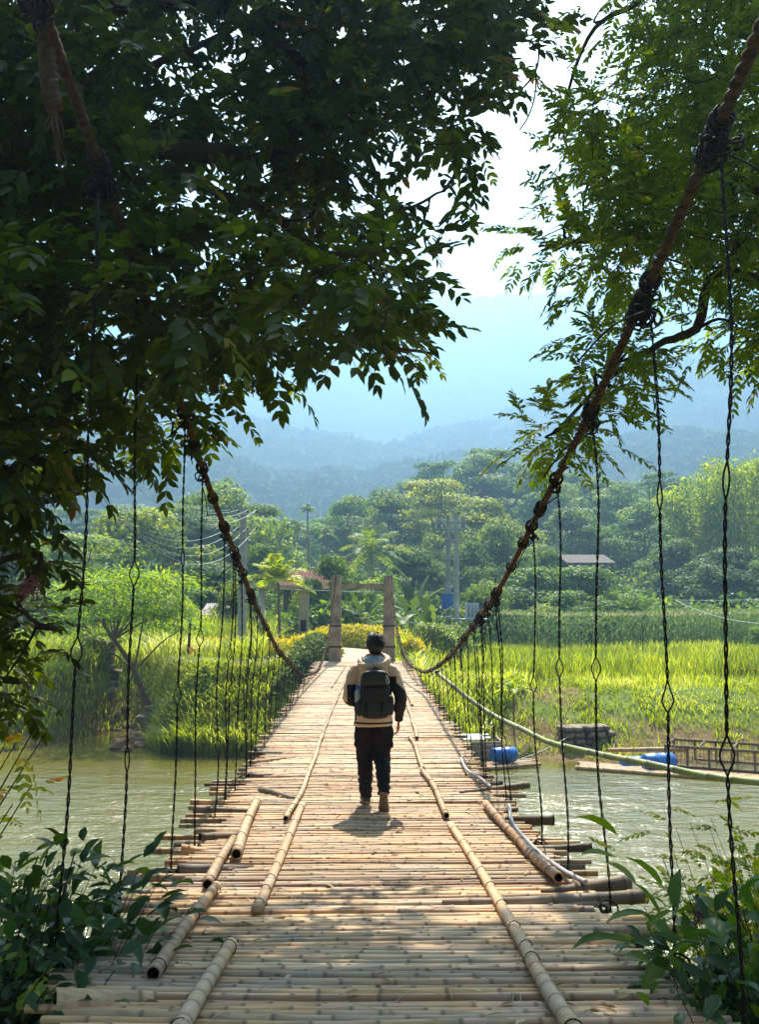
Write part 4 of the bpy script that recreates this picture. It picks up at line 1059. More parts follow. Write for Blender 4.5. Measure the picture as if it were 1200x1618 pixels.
# withered orange frond hanging on a slim trunk
P = PY(304, 1022, 38); 
dt = empty('slim_trunk', (P[0] - .12, 38, float(ground_z(P[0], 38)))); tag(dt, 'slim bare trunk with one withered orange frond in the long grass', 'tree')
mb = MB(); tube(mb, bez([(P[0] - .22, 38, dt.location.z - .1), (P[0] - .16, 38, P[2] - .3), (P[0] - .1, 38, P[2] + 1.1)], 10), np.linspace(.075, .05, 10), 8); mb.build('trunk', M['bark'], dt)
mb = MB(); n = 60; z = np.linspace(0, 1.15, n)
leaves(mb, np.stack([P[0] + rng.uniform(-.06, .06, n), 37.9 + rng.uniform(-.05, .05, n), P[2] + .05 - z], 1), np.stack([rng.uniform(-.2, .5, n), rng.uniform(-.3, .1, n), np.full(n, -1.0)], 1), np.stack([rng.uniform(-.4, .4, n), np.full(n, -1.0), np.full(n, .2)], 1), .42, .09, LT8)
mb.build('withered_frond', mat_leaf('withered_frond', [(0, (.65, .28, .03)), (1, (.85, .45, .05))], rough=.6, trans=.3), dt, smooth=False)
# ------------------------------------------------------------------ bananas
M['banana'] = mat_leaf('banana_leaf', [(0, (.03, .06, .014)), (.6, (.06, .11, .025)), (1, (.12, .18, .04))], rough=.55, trans=.3, spec=.15)
def banana(u, v, Y, s, n, label):
    P = PY(u, v, Y); gz = float(ground_z(P[0], Y)); r = empty('banana_plant', (P[0], Y, gz)); tag(r, label, 'banana plant')
    mb = MB(); H = (P[2] - gz) * .5; tube(mb, [(P[0], Y, gz - .2), (P[0] + .05, Y, gz + H * .6), (P[0], Y, gz + H)], [.16 * s, .13 * s, .08 * s], 9); mb.build('stem', M['bamboo_green'], r)
    lf = MB()
    for k in range(n):
        az = k * 2.4 + random.uniform(-.3, .3); el = random.uniform(.35, 1.25); L = s * random.uniform(1.3, 1.9); d = np.array([math.cos(az) * math.cos(el), math.sin(az) * math.cos(el), math.sin(el)])
        t = np.linspace(0, 1, 12); C = np.array([P[0], Y, gz + H]) + np.outer(t * L, d); C[:, 2] -= .45 * L * t ** 2.3 * math.cos(el)
        sd_ = norm(np.cross(d, [0, 0, 1.0])); w_ = s * .19 * np.sin(PI * np.clip(t * .9 + .06, 0, 1)) ** .6 * (t > .12); jag = 1 - .25 * (np.arange(12) % 2) * random.random()
        jag = 1 - .55 * (rng.random(12) < .35) * rng.random(12); V = np.concatenate([C + np.outer(w_ * jag, sd_) - np.outer(w_ * .25, [0, 0, 1]), C, C - np.outer(w_ * jag, sd_) - np.outer(w_ * .25, [0, 0, 1])]); Q = []
        for i in range(11): Q += [[i, i + 1, 13 + i, 12 + i], [12 + i, 13 + i, 25 + i, 24 + i]]
        lf.add(V, Q, 0, rnd=random.random())
    lf.build('leaves', M['banana'], r)
for a in ((650, 900, 50, 1.5, 9, 'tallest banana plant right of the concrete gate'), (680, 935, 48, 1.3, 9, 'banana plant nearest the transformer poles'), (632, 945, 46, 1.1, 8, 'banana plant just behind the right post of the gate'),
          (575, 945, 50, 1.2, 9, 'banana plant seen between the two gate posts'), (548, 955, 52, 1.1, 8, 'low banana plant by the left post of the gate')): banana(*a)

# ------------------------------------------------------------------ feathery tree leaning over the stream, left bank
r = empty('feathery_tree', PY(238, 1112, 37)); r.location.z = float(ground_z(r.location.x, 37)); WL[r.name] = np.array(r.location)
tag(r, 'feathery bright green tree with a thin leaning trunk on the far bank by the stream', 'tree')
fp_ = lambda u, v, Y: PY(u, v, Y)
tb = MB(); B0 = np.array(r.location) - (0, 0, .2); F1 = fp_(212, 1060, 36.8); F2 = fp_(180, 1010, 36.5)
tube(tb, bez([B0, F1, F2, fp_(162, 985, 36.3)], 14), np.linspace(.13, .05, 14), 8)
tips = [(110, 985), (135, 950), (160, 930), (200, 925), (235, 940), (270, 965), (290, 985), (215, 985), (150, 1000), (180, 900), (240, 905), (270, 925), (120, 925), (200, 955)]
lf = MB()
for (u, v) in tips:
    Yq = random.uniform(35, 38.5); e = fp_(u, v + 8, Yq); st_ = random.choice((F1, F2, F2)); tube(tb, bez([st_, st_ * .45 + e * .55 + (0, 0, .2), e], 8), np.linspace(.045, .012, 8), 5)
    for _ in range(3):
        c = e + rng.normal(size=3) * (.55, .5, .25); k = 210; d = randdir(k); d[:, 2] *= .4; d = norm(d)
        P = c + d * np.array([1.15, 1.0, .33]) * rng.uniform(.3, 1.1, k)[:, None]; s = rng.uniform(.10, .26, k)
        leaves(lf, P, d + randdir(k) * .5 + np.array([0, 0, -.2]), np.array([0, 0, 1]) + randdir(k) * .5, s, s * .42, LT4, rnd=np.clip(.5 + random.uniform(-.25, .25) + .2 * rng.normal(size=k), 0, 1))
tb.build('trunk', M['bark_pale'], r); o = lf.build('crown', M['leaf_far'], r, smooth=False); o.color = (1.35, 1.4, .95, 1)

# ================================================================== GRASS, HEDGES, CORN
M['grass'] = mat_leaf('long_grass', [(0, (.075, .12, .012)), (.4, (.16, .235, .022)), (.75, (.28, .36, .045)), (1, (.44, .48, .12))], rough=.5, trans=.45, spec=.4)
M['grass_reed'] = mat_leaf('reedy_grass', [(0, (.09, .14, .02)), (.4, (.19, .26, .035)), (.75, (.33, .40, .08)), (1, (.50, .52, .22))], rough=.4, trans=.55, spec=.5)
M['corn'] = mat_leaf('corn_leaves', [(0, (.04, .09, .02)), (.6, (.10, .18, .04)), (.86, (.18, .26, .08)), (.9, (.30, .30, .14)), (1, (.42, .40, .22))], rough=.8, trans=.35, spec=.1)
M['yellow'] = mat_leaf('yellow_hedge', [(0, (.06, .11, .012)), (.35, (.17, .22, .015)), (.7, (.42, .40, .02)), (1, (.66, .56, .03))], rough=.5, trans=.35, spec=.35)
def blades(mb, X, Y, hgt, wid, lean=.35, clump=None, z0=None, up=.02):
    n = len(X); Z = ground_z(X, Y) - .04 if z0 is None else z0; O = np.stack([X, Y, Z], 1); a = rng.uniform(0, 2 * PI, n)
    ln = np.stack([np.cos(a), np.sin(a), 0 * a], 1) * (lean * rng.uniform(.2, 1.3, n))[:, None]
    sd_ = np.stack([-np.sin(a), np.cos(a), 0 * a], 1) * .7 + rng.normal(size=(n, 3)) * .3; sd_[:, 2] = 0; sd_ = norm(sd_)
    h = hgt * rng.uniform(.55, 1.15, n); W = (wid * rng.uniform(.6, 1.2, n))[:, None]
    p1 = O + ln * (h * .35)[:, None]; p1[:, 2] += h * .6; p2 = O + ln * (h * 1.05)[:, None]; p2[:, 2] += h * (1.0 - .22 * np.linalg.norm(ln, axis=1) ** 1.0)
    V = np.stack([O - sd_ * W * .5, O + sd_ * W * .5, p1 + sd_ * W * .42, p1 - sd_ * W * .42, p2], 1).reshape(-1, 3)
    off = (np.arange(n) * 5)[:, None]; Q = np.array([[0, 1, 2, 3]]) + off; T = np.array([[3, 2, 4]]) + off
    rn = np.clip(.30 + 1.1 * (fbm(X * .45, Y * .45, 77) - .32) + .9 * (fbm(X * .13, Y * .13, 78) - .47) + .14 * rng.normal(size=n), 0, 1)
    mb.both(V, Q, T, 0, rnd=np.repeat(rn, 5)); return mb
def inside(Xa, Ya, n, f): 
    x = rng.uniform(*Xa, n); y = rng.uniform(*Ya, n); k = f(x, y); return x[k], y[k]
cwx = lambda x, y: np.abs(x + .05 * np.clip(y - 44, 0, 60)) > 1.25 + .1 * rng.normal(size=len(x))
# long field grass on the right
mb = MB(); x, y = inside((1.2, 44), (34.5, 66), 64000, lambda x, y: (y > bank_line(x) + 5.4 + 2 * fbm(x * .2, y * 0, 8)) & (x < 4 + y * .55) & (rng.random(len(x)) < .35 + .65 * (fbm(x * .3, y * .3, 61) > .42)))
blades(mb, x, y, .25 + 1.0 * fbm(x * .25, y * .25, 62) * (.6 + .8 * fbm(x * .7, y * .7, 69)) + .3 * (np.abs(y - 41 - x * .2) < 1.2) , .045 + (y - 34) * .0008)
x, y = inside((1.4, 40), (36.5, 43), 15000, lambda x, y: (np.abs(y - 39.5 - .05 * x) < 2.6) & (fbm(x * .35, y * .5, 63) > .44) & (x < 4 + y * .55)); blades(mb, x, y, 1.25, .05, .4)
o = mb.build('field_grass', M['grass'], smooth=False, origin=(18, 48, 1.7)); tag(o, 'bright long grass filling the field between the right bank and the corn', 'grass', kind='stuff')
# short growth on the banks
mb = MB(); x, y = inside((-30, 36), (29.5, 46), 190000, lambda x, y: (y > bank_line(x) + .15) & (y < bank_line(x) + 9) & cwx(x, y) & (np.abs(x) < 4 + y * .58) & (rng.random(len(x)) < np.where(fbm(x * .45, y * .45, 64) > .44, 1, .25) * np.where((x > 2) & (y < bank_line(x) + 2.6), .35, 1)))
blades(mb, x, y, .16 + .35 * fbm(x * .6, y * .6, 65), .04, .7)
o = mb.build('bank_grass', M['grass'], smooth=False, origin=(0, 36, 1)); tag(o, 'short grass and weeds over both slopes of the far bank', 'grass', kind='stuff')
# reedy grass on the left bank: overhanging mass beside the bridge and tall reeds behind
mb = MB()
x, y = inside((-7.4, -1.9), (30.2, 36), 20000, lambda x, y: (y > bank_line(x) + .05) & (np.hypot((x + 3.9) / 1.2, (y - 35.3) / 1.0) > 1)); blades(mb, x, y, .25 + 1.15 * fbm(x * .9, y * .9, 68) * (.6 + .4 * (y < 33)), .045, 1.05)
x, y = inside((-26, -2.4), (37, 50), 42000, lambda x, y: (y > bank_line(x) + 3) & (x > -y * .6) & (rng.random(len(x)) < .4 + .6 * (fbm(x * .3, y * .3, 66) > .42)) & (x < -3.9 - .05 * (y - 37)))
blades(mb, x, y, .5 + 2.6 * (fbm(x * .35, y * .35, 67) - .12), .055, .6)
x, y = inside((-22, -9.6), (32, 37.5), 9000, lambda x, y: (y > bank_line(x) + 1.0)); blades(mb, x, y, .5, .05, .7)
x, y = inside((1.9, 6.5), (30.4, 35.5), 9000, lambda x, y: (y > bank_line(x) + .3) & (x < 2 + (y - 30) * .6 + 1.2 * rng.random(len(x)))); blades(mb, x, y, .8, .06, .6)
o = mb.build('reeds', M['grass_reed'], smooth=False, origin=(-8, 38, 1)); tag(o, 'tall reedy grass crowding the left bank beside the stream mouth and the bridge', 'grass', kind='stuff')
# corn
mb = MB(); tp = MB()
gx, gy = np.meshgrid(np.arange(7.5, 37, .34), np.arange(62, 72, .85)); gx = (gx + rng.normal(size=gx.shape) * .05).ravel(); gy = (gy + rng.normal(size=gy.shape) * .08).ravel()
gz = ground_z(gx, gy); n = len(gx)
for k in range(9):
    hh = .4 + k * .24; a = rng.uniform(0, 6.28, n); d = np.stack([np.cos(a), np.sin(a), np.full(n, .75)], 1)
    leaves(mb, np.stack([gx, gy, gz + hh], 1), d, np.stack([-np.cos(a), -np.sin(a), np.full(n, 1.2)], 1), .75, .12, LT4, rnd=rng.uniform(0, .85, n))
blades(mb, gx, gy, 2.4, .06, .05); nb_ = len(gx)
for k in range(3): a = rng.uniform(0, 6.28, n); leaves(mb, np.stack([gx, gy, gz + 2.3], 1), np.stack([np.cos(a) * .4, np.sin(a) * .4, np.full(n, 1.0)], 1), randdir(n), .3, .07, LT4, rnd=rng.uniform(.9, 1, n))
o = mb.build('corn', M['corn'], smooth=False, origin=(20, 67, 1.7)); tag(o, 'block of ripening corn with pale tassels along the back of the field', 'corn', kind='stuff')
# hedges
def hedge(path, wd, hgt, n, name, label, mat, size=.16, green=.4):
    P = bez([(a, b, 0) for a, b in path], 40); T, N, B = frames(P); mb = MB(); t = rng.uniform(0, 39, n); c = np.stack([np.interp(t, np.arange(40), P[:, k]) for k in range(2)], 1); nn = np.stack([np.interp(t, np.arange(40), N[:, k]) for k in range(2)], 1)
    a = rng.uniform(-.25, PI + .25, n); rr = 1 - .3 * rng.random(n) ** 2 + .2 * (fbm(t * .9, a * 2, 71) - .45)
    off = np.cos(a) * wd * rr; z = np.clip(np.sin(a), 0, 1) ** .7 * hgt * rr
    X = c[:, 0] + nn[:, 0] * off; Yq = c[:, 1] + nn[:, 1] * off; O = np.stack([X, Yq, ground_z(X, Yq) + z], 1)
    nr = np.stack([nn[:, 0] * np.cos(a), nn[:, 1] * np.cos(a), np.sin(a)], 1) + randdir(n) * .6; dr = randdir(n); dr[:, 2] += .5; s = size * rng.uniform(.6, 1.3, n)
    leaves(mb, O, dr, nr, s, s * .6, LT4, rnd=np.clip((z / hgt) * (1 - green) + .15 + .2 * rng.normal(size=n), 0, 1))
    o = mb.build(name, mat, smooth=False); tag(o, label, 'hedge'); return o
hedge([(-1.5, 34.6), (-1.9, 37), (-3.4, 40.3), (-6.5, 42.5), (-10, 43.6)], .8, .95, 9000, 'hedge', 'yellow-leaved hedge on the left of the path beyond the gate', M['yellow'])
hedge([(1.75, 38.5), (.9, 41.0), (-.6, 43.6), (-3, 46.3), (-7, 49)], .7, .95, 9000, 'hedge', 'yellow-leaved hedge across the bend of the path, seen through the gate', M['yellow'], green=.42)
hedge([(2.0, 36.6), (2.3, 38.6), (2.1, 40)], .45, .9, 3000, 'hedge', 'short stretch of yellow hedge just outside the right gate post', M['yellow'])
M['bushl'] = mat_leaf('light_bush', [(0, (.07, .12, .02)), (.5, (.14, .21, .035)), (1, (.26, .33, .07))], rough=.55, trans=.45, spec=.2)
M['bushm'] = mat_leaf('bank_bush', [(0, (.02, .045, .01)), (.5, (.05, .10, .02)), (1, (.14, .20, .04))], rough=.5, trans=.3)
hedge([(-2.6, 32.2), (-2.0, 33.6), (-1.75, 35)], .75, .95, 6000, 'clipped_bush', 'dark green bush on the bank where the left cable dips', M['bushm'], .14)
hedge([(3.1, 41), (3.6, 42.5), (4.4, 43)], 1.1, 1.9, 6000, 'grass_mound', 'rounded pale green bush right of the gate', mat_leaf('pale_bush', [(0, (.08, .14, .03)), (1, (.24, .32, .09))], trans=.4), .2)
hedge([(-6.6, 32.4), (-6.0, 33), (-5.2, 33.2)], .55, .8, 2600, 'bank_bush', 'light green bush near the tip of the left bank by the stream mouth', M['bushl'], .13)
mb = MB(); x, y = inside((-5.2, -2.6), (34.2, 36.4), 2600, lambda x, y: np.hypot((x + 3.9) / 1.3, (y - 35.3) / 1.1) < 1); blades(mb, x, y, .35, .04, 1.2)
tag(mb.build('dry_grass', mat_leaf('dry_straw', [(0, (.22, .13, .04)), (1, (.52, .36, .15))], rough=.8, trans=.2, spec=.1), smooth=False), 'patch of flattened orange-brown dry grass on the left bank near the gate', 'dry grass', kind='stuff')
#@@NEAR
# ================================================================== THE TWO NEAR TREES
def inpoly(u, v, poly):
    u = np.asarray(u, float); v = np.asarray(v, float); c = np.zeros(u.shape, bool); n = len(poly)
    for i in range(n):
        x1, y1 = poly[i]; x2, y2 = poly[(i + 1) % n]
        if y1 == y2: continue
        c ^= ((y1 > v) != (y2 > v)) & (u < (x2 - x1) * (v - y1) / (y2 - y1) + x1)
    return c
M['leafL'] = mat_leaf('broad_glossy_leaves', [(0, (.016, .030, .005)), (.5, (.042, .074, .007)), (.85, (.10, .15, .011)), (.95, (.16, .18, .02)), (.99, (.26, .20, .03)), (1, (.20, .12, .03))], rough=.42, trans=.48, spec=.25)
M['leafR'] = mat_leaf('slender_leaves', [(0, (.045, .085, .008)), (.5, (.10, .17, .014)), (.9, (.18, .25, .022)), (1, (.30, .30, .04))], rough=.45, trans=.58, spec=.25)
M['twig'] = mat_plain('twig_bark', '1d150e', '3a2c1e', .85, 12, .15)
def spray(mb, O, D, n, L, ll, lw, droop=.3, rnd0=.5, ends=None, tpl=LT8):
    """pinnate compound leaves, one per row of O / D: leaflets in pairs along a drooping stalk and one at the tip"""
    m = len(O); D = norm(D); up = np.array([0, 0, 1.0]); S = norm(np.cross(D, up) + rng.normal(size=(m, 3)) * .15); Nn = norm(np.cross(S, D))
    tt = np.concatenate([np.repeat(np.linspace(.22, .92, n), 2), [1.0]]); sg = np.concatenate([np.tile([-1, 1], n), [0]]); k = len(tt)
    c = O[:, None] + D[:, None] * (tt[None, :, None] * L[:, None, None]); c[..., 2] -= droop * L[:, None] * tt[None] ** 2
    dr = D[:, None] * .75 + S[:, None] * (sg[None, :, None] * .85); dr = dr + rng.normal(size=(m, k, 3)) * .16; dr[..., 2] -= droop * .9 * tt[None]  + .12
    nn = Nn[:, None] + rng.normal(size=(m, k, 3)) * .35
    f = (.75 + .35 * np.sin(PI * tt))[None] * rng.uniform(.85, 1.12, (m, k))
    rr = np.clip(rnd0[:, None] + .13 * rng.normal(size=(m, k)), 0, 1)
    leaves(mb, c.reshape(-1, 3), dr.reshape(-1, 3), nn.reshape(-1, 3), (ll[:, None] * f).ravel(), (lw[:, None] * f).ravel(), tpl, rnd=rr.ravel())
    return c
def stalks(mb, O, D, L, droop, r=.0018):
    m = len(O); D = norm(D); s = np.linspace(0, 1, 4); P = O[:, None] + D[:, None] * (s[None, :, None] * L[:, None, None]); P[..., 2] -= droop * L[:, None] * s[None] ** 2
    a = np.array([0, 2.1, 4.2]); S = norm(np.cross(D, [0, 0, 1.0])); U = np.cross(S, D)
    ring = (np.cos(a)[None, :, None] * S[:, None] + np.sin(a)[None, :, None] * U[:, None]) * r
    V = (P[:, :, None] + ring[:, None]).reshape(-1, 3); off = (np.arange(m) * 12)[:, None, None]
    q = np.array([[i * 3 + j, i * 3 + (j + 1) % 3, i * 3 + 3 + (j + 1) % 3, i * 3 + 3 + j] for i in range(3) for j in range(3)])
    mb.add(V, (q[None] + off).reshape(-1, 4), 0)
def near_tree(root, limbs, clusters, leafmat, nl, L, ll, lw, per, rad, droop, tone):
    """limbs: list of (points, r0, r1). clusters: world points; a twig leads from the nearest limb to each and carries the compound leaves"""
    tb = MB(); LP = []
    for P, r0, r1 in limbs:
        C = bez(P, 26) + rng.normal(size=(26, 3)) * r1 * .5; tube(tb, C, np.linspace(r0, r1, 26), 10); LP.append(C)
    LP = np.concatenate(LP)
    tw = MB(); st = MB(); lf = MB(); O = []; D = []
    clusters = sorted(clusters, key=lambda c: np.linalg.norm(LP - c, axis=1).min()); G = LP.copy(); GR = np.full(len(LP), .03)
    for c in clusters:
        d = np.linalg.norm((G - c) * np.array([1, 1, 1.3]), axis=1); q = np.argmin(d); a = G[q]; gr = max(GR[q] * .75, .0045)
        m = a * .5 + c * .5 + np.array([0, 0, .06 * min(d.min(), 1)]) + rng.normal(size=3) * .05
        Pt = bez([a, m, c], 7); tube(tw, Pt, np.linspace(min(gr, .018), max(min(gr, .018) * .45, .0035), 7), 5, cap=False)
        G = np.vstack([G, Pt[3:]]); GR = np.concatenate([GR, np.full(4, gr * .7)])
        k = max(2, int(per * random.uniform(.7, 1.3))); ax = norm(c - m)
        o = c + rng.normal(size=(k, 3)) * rad * np.array([.5, .5, .38]); dd = norm(norm(o - c) * .9 + ax * .5 + rng.normal(size=(k, 3)) * .35 + np.array([0, 0, -.12]))
        O.append(o); D.append(dd)
    O = np.concatenate(O); D = np.concatenate(D); m = len(O)
    LL = L * rng.uniform(.7, 1.2, m); sc_ = rng.uniform(.8, 1.15, m); r0 = np.clip(tone + .22 * (fbm(O[:, 0] * 1.3 + O[:, 1], O[:, 2] * 1.3, 91) - .45) * 2 + .12 * rng.normal(size=m), 0, .93)
    r0 = np.where(rng.random(m) < .022, rng.uniform(.92, 1, m), r0)
    spray(lf, O, D, nl, LL, ll * sc_, lw * sc_, droop, r0); stalks(st, O, D, LL, droop)
    t = tb.build('trunk', M['bark'], root); tw.build('twigs', M['twig'], root); st.build('leaf_stalks', M['twig'], root); lf.build('foliage', leafmat, root, smooth=True)
def fill(poly, holes, dens, ydepth, margin=()):
    """points through the depth of the crown: dens per square photograph-pixel at 6 m"""
    us, vs = zip(*poly); A = (max(us) - min(us)) * (max(vs) - min(vs)); n = int(A * dens)
    u = rng.uniform(min(us), max(us), n); v = rng.uniform(min(vs), max(vs), n); k = inpoly(u, v, poly)
    for (a, b, ra, rb) in holes: k &= ((u - a) / (ra + 22)) ** 2 + ((v - b) / (rb + 20)) ** 2 > 1
    for (a, b) in margin: k &= inpoly(u + a, v + b, poly)
    u, v = u[k], v[k]; Y = ydepth(u, v); return [PY(a, b, c) for a, b, c in zip(u, v, Y)]
# -- left tree
polyL = [(-160, -120), (880, -120), (880, 20), (862, 90), (845, 120), (860, 170), (835, 225), (845, 250), (815, 285), (788, 315), (757, 318), (728, 300), (695, 322), (690, 350), (722, 402), (690, 425), (700, 478), (692, 520), (712, 560),
         (680, 580), (600, 572), (540, 588), (470, 585), (445, 640), (415, 632), (392, 662), (345, 668), (340, 712), (305, 730), (300, 762), (262, 790), (232, 762), (200, 760), (140, 765), (88, 760), (40, 780), (-160, 820)]
holesL = [(310, 285, 34, 22), (372, 280, 22, 18), (288, 45, 14, 14), (303, 78, 9, 7), (120, 195, 16, 13), (200, 140, 14, 10), (600, 235, 28, 20), (570, 255, 24, 18), (652, 262, 14, 14), (468, 520, 10, 10), (515, 525, 18, 9), (462, 415, 10, 8), (262, 215, 12, 8),
          (35, 12, 14, 8), (800, 165, 24, 12), (810, 205, 22, 8), (680, 395, 16, 20), (330, 108, 9, 8), (212, 700, 12, 14), (240, 730, 12, 10), (20, 640, 22, 10), (260, 610, 12, 10), (560, 470, 9, 8)]
def yL(u, v):
    lo = np.where(v < 400, 4.8 + .004 * np.clip(u, 0, 400), np.where(v > 560, 6.6 + (u > 330) * 1.2, 4.7)); lo = np.where((u < 270) & (v < 400), 5.5, lo); lo = np.where((u > 235) & (u < 370) & (v > 520), 7.6, lo)
    near = np.where((u < 140) & (v > 560), 5.0, lo); return near + (10.2 - near) * rng.random(len(u)) ** 1.3
cl = fill(polyL, holesL, .0014, yL, ((58, 8), (0, 26), (32, 22)))
# hanging boughs down the left border
polyL2 = [(-100, 830), (20, 835), (50, 860), (30, 905), (62, 985), (30, 1005), (0, 1000), (-15, 1060), (0, 1120), (-100, 1160)]
cl += fill(polyL2, [(45, 950, 10, 12)], .0012, lambda u, v: rng.uniform(6.2, 8.2, len(u)))
lt = empty('tree', (-6.4, 5.6, 1.6)); tag(lt, 'large dark overhanging tree filling the upper left in front of the river', 'tree')
A_ = np.array
pL = lambda u, v, Y: PY(u, v, Y)
limbsL = [([A_([-6.4, 5.6, 1.2]), A_([-6.2, 5.8, 4.0]), A_([-5.6, 6.2, 6.5]), A_([-5.0, 7.0, 10.0])], .30, .12),
          ([A_([-5.9, 6.0, 5.4]), pL(60, 245, 6.5), pL(180, 232, 6.4), pL(340, 240, 6.6), pL(430, 250, 7.2), pL(560, 190, 7.6)], .13, .03),
          ([pL(75, 235, 6.45), pL(105, 180, 6.3), pL(150, 120, 6.4), pL(250, 100, 7), pL(380, 40, 7.6)], .06, .02),
          ([pL(260, 262, 6.5), pL(330, 300, 6.6), pL(420, 335, 7), pL(520, 400, 7.4), pL(640, 400, 7.8)], .05, .012),
          ([A_([-6.0, 5.9, 4.6]), pL(20, 480, 6.8), pL(70, 465, 7.0), pL(200, 480, 7.3), pL(360, 500, 8), pL(560, 540, 8.4), pL(690, 560, 8.6)], .10, .012),
          ([A_([-6.0, 5.9, 4.0]), pL(10, 595, 6.5), pL(90, 575, 6.8), pL(230, 600, 7.2), pL(330, 680, 7.6)], .08, .012),
          ([A_([-5.3, 6.6, 8.5]), pL(250, 0, 7.5), pL(470, 90, 7.8), pL(640, 110, 8.2), pL(800, 80, 8.6)], .10, .02),
          ([pL(560, 190, 7.6), pL(600, 290, 7.7), pL(640, 330, 7.8), pL(720, 290, 8)], .03, .008),
          ([A_([-6.3, 5.7, 3.2]), pL(-20, 760, 6.4), pL(60, 790, 6.6), pL(160, 770, 7)], .05, .012), ([A_([-6.3, 5.7, 2.9]), pL(-30, 900, 6), pL(30, 960, 6), pL(60, 990, 6.1)], .03, .008)]
near_tree(lt, limbsL, cl, M['leafL'], 4, .26, .122, .062, 6.5, .30, .26, .38)
# -- right tree
polyR = [(955, 0), (925, 10), (905, 30), (930, 45), (975, 55), (1000, 80), (985, 150), (950, 185), (945, 120), (900, 85), (862, 80), (868, 150), (905, 190), (893, 240), (905, 300), (890, 340), (840, 365), (800, 395), (805, 415), (850, 420), (880, 430), (905, 425),
         (890, 470), (930, 480), (965, 500), (1010, 465), (1060, 455), (1075, 500), (1090, 530), (1105, 560), (1150, 590), (1200, 605), (1290, 560), (1290, -140), (960, -140)]
holesR = [(1080, 210, 36, 16), (960, 340, 26, 12), (940, 95, 14, 14), (1040, 190, 16, 10), (1150, 60, 18, 10), (1005, 25, 12, 10), (1170, 115, 12, 18), (1120, 470, 30, 14), (1060, 500, 18, 20), (1175, 480, 22, 9), (1180, 300, 10, 12)]
cr = fill(polyR, holesR, .0022, lambda u, v: rng.uniform(6.4, 10.5, len(u)), ((-32, 5), (0, 22)))
polyR2 = [(862, 563), (905, 530), (945, 535), (975, 515), (1012, 500), (1035, 545), (1020, 590), (985, 610), (965, 655), (985, 690), (990, 712), (960, 715), (925, 700), (880, 722), (826, 715), (835, 690), (885, 650), (905, 610), (860, 585)]
cr += fill(polyR2, [(925, 585, 12, 6)], .0021, lambda u, v: rng.uniform(6.6, 8.2, len(u)), ((-25, 5), (20, 0), (0, 15)))
rt_ = empty('tree', (5.6, 7.0, .6)); tag(rt_, 'lighter overhanging tree with slender leaflets filling the upper right behind the cable', 'tree')
limbsR = [([A_([5.6, 7.0, .3]), A_([5.7, 7.1, 3.5]), A_([5.4, 7.4, 7.0]), A_([5.0, 8, 11])], .26, .10),
          ([A_([5.6, 7.2, 6.0]), pL(1195, 295, 8), pL(1160, 345, 8), pL(1080, 370, 8), pL(960, 380, 8.2), pL(850, 390, 8.4)], .07, .01), ([A_([5.5, 7.3, 7.2]), pL(1200, 110, 8.4), pL(1130, 150, 8.5), pL(1040, 225, 8.5), pL(1010, 230, 8.6)], .07, .01),
          ([A_([5.6, 7.1, 5.2]), pL(1190, 440, 7.6), pL(1100, 520, 7.6), pL(1040, 545, 7.6), pL(960, 600, 7.5), pL(880, 680, 7.5)], .06, .008), ([A_([5.3, 7.5, 8.2]), pL(1120, -20, 8.8), pL(1000, 10, 9), pL(930, 60, 9), pL(890, 200, 9), pL(930, 290, 9)], .045, .005)]
near_tree(rt_, limbsR, cr, M['leafR'], 6, .29, .086, .036, 8, .30, .15, .45)
# crown extensions of both trees, unseen above the frame, added to shade the near deck
def upper(root, x0, x1, n, leafmat, y0=8.0, y1=19.5):
    Y = rng.uniform(y0, y1, n); X = rng.uniform(x0, x1, n) * (1 - .0 * Y); Z = 4.8 + .71 * Y + .9 + rng.uniform(0, 1.7, n) + .5 * fbm(X * .5, Y * .5, 3)
    k = fbm(X * .75, Y * .75, 15) > .36; X, Y, Z = X[k], Y[k], Z[k]; m = len(X); lf = MB(); d = randdir(m); d[:, 2] *= .35
    leaves(lf, np.stack([X, Y, Z], 1), d, np.array([0, 0, 1]) + randdir(m) * .6, rng.uniform(.16, .30, m), rng.uniform(.09, .15, m), LT4); lf.build('shade_foliage', leafmat, root)
    tb = MB()
    for q in range(5):
        a = A_([-5.0, 7.0, 9.6]) if x0 < -3 else A_([5.0, 8, 10.6]); e = A_([x0 + (x1 - x0) * (q + .5) / 5, y1 - 1.5, 4.8 + .71 * (y1 - 1.5) + 1.6]); tube(tb, bez([a, a * .5 + e * .5 + A_([0, 0, .8]), e], 14), np.linspace(.12, .02, 14), 8)
    tb.build('shade_limbs', M['bark'], root)
upper(lt, -9, 1.0, 16500, M['leafL']); upper(rt_, 1.0, 8, 8500, M['leafR'], y1=19.0)
# hanging vine loop between the crowns
mb = MB(); tube(mb, bez([PY(780, 165, 7.5), PY(815, 150, 7.5), PY(848, 110, 7.4), PY(852, 60, 7.3)], 24), .008, 6); tube(mb, bez([PY(848, 100, 7.4), PY(846, 150, 7.4), PY(835, 185, 7.5), PY(822, 205, 7.5)], 20), .007, 6)
mb.build('vine', M['twig'], lt)

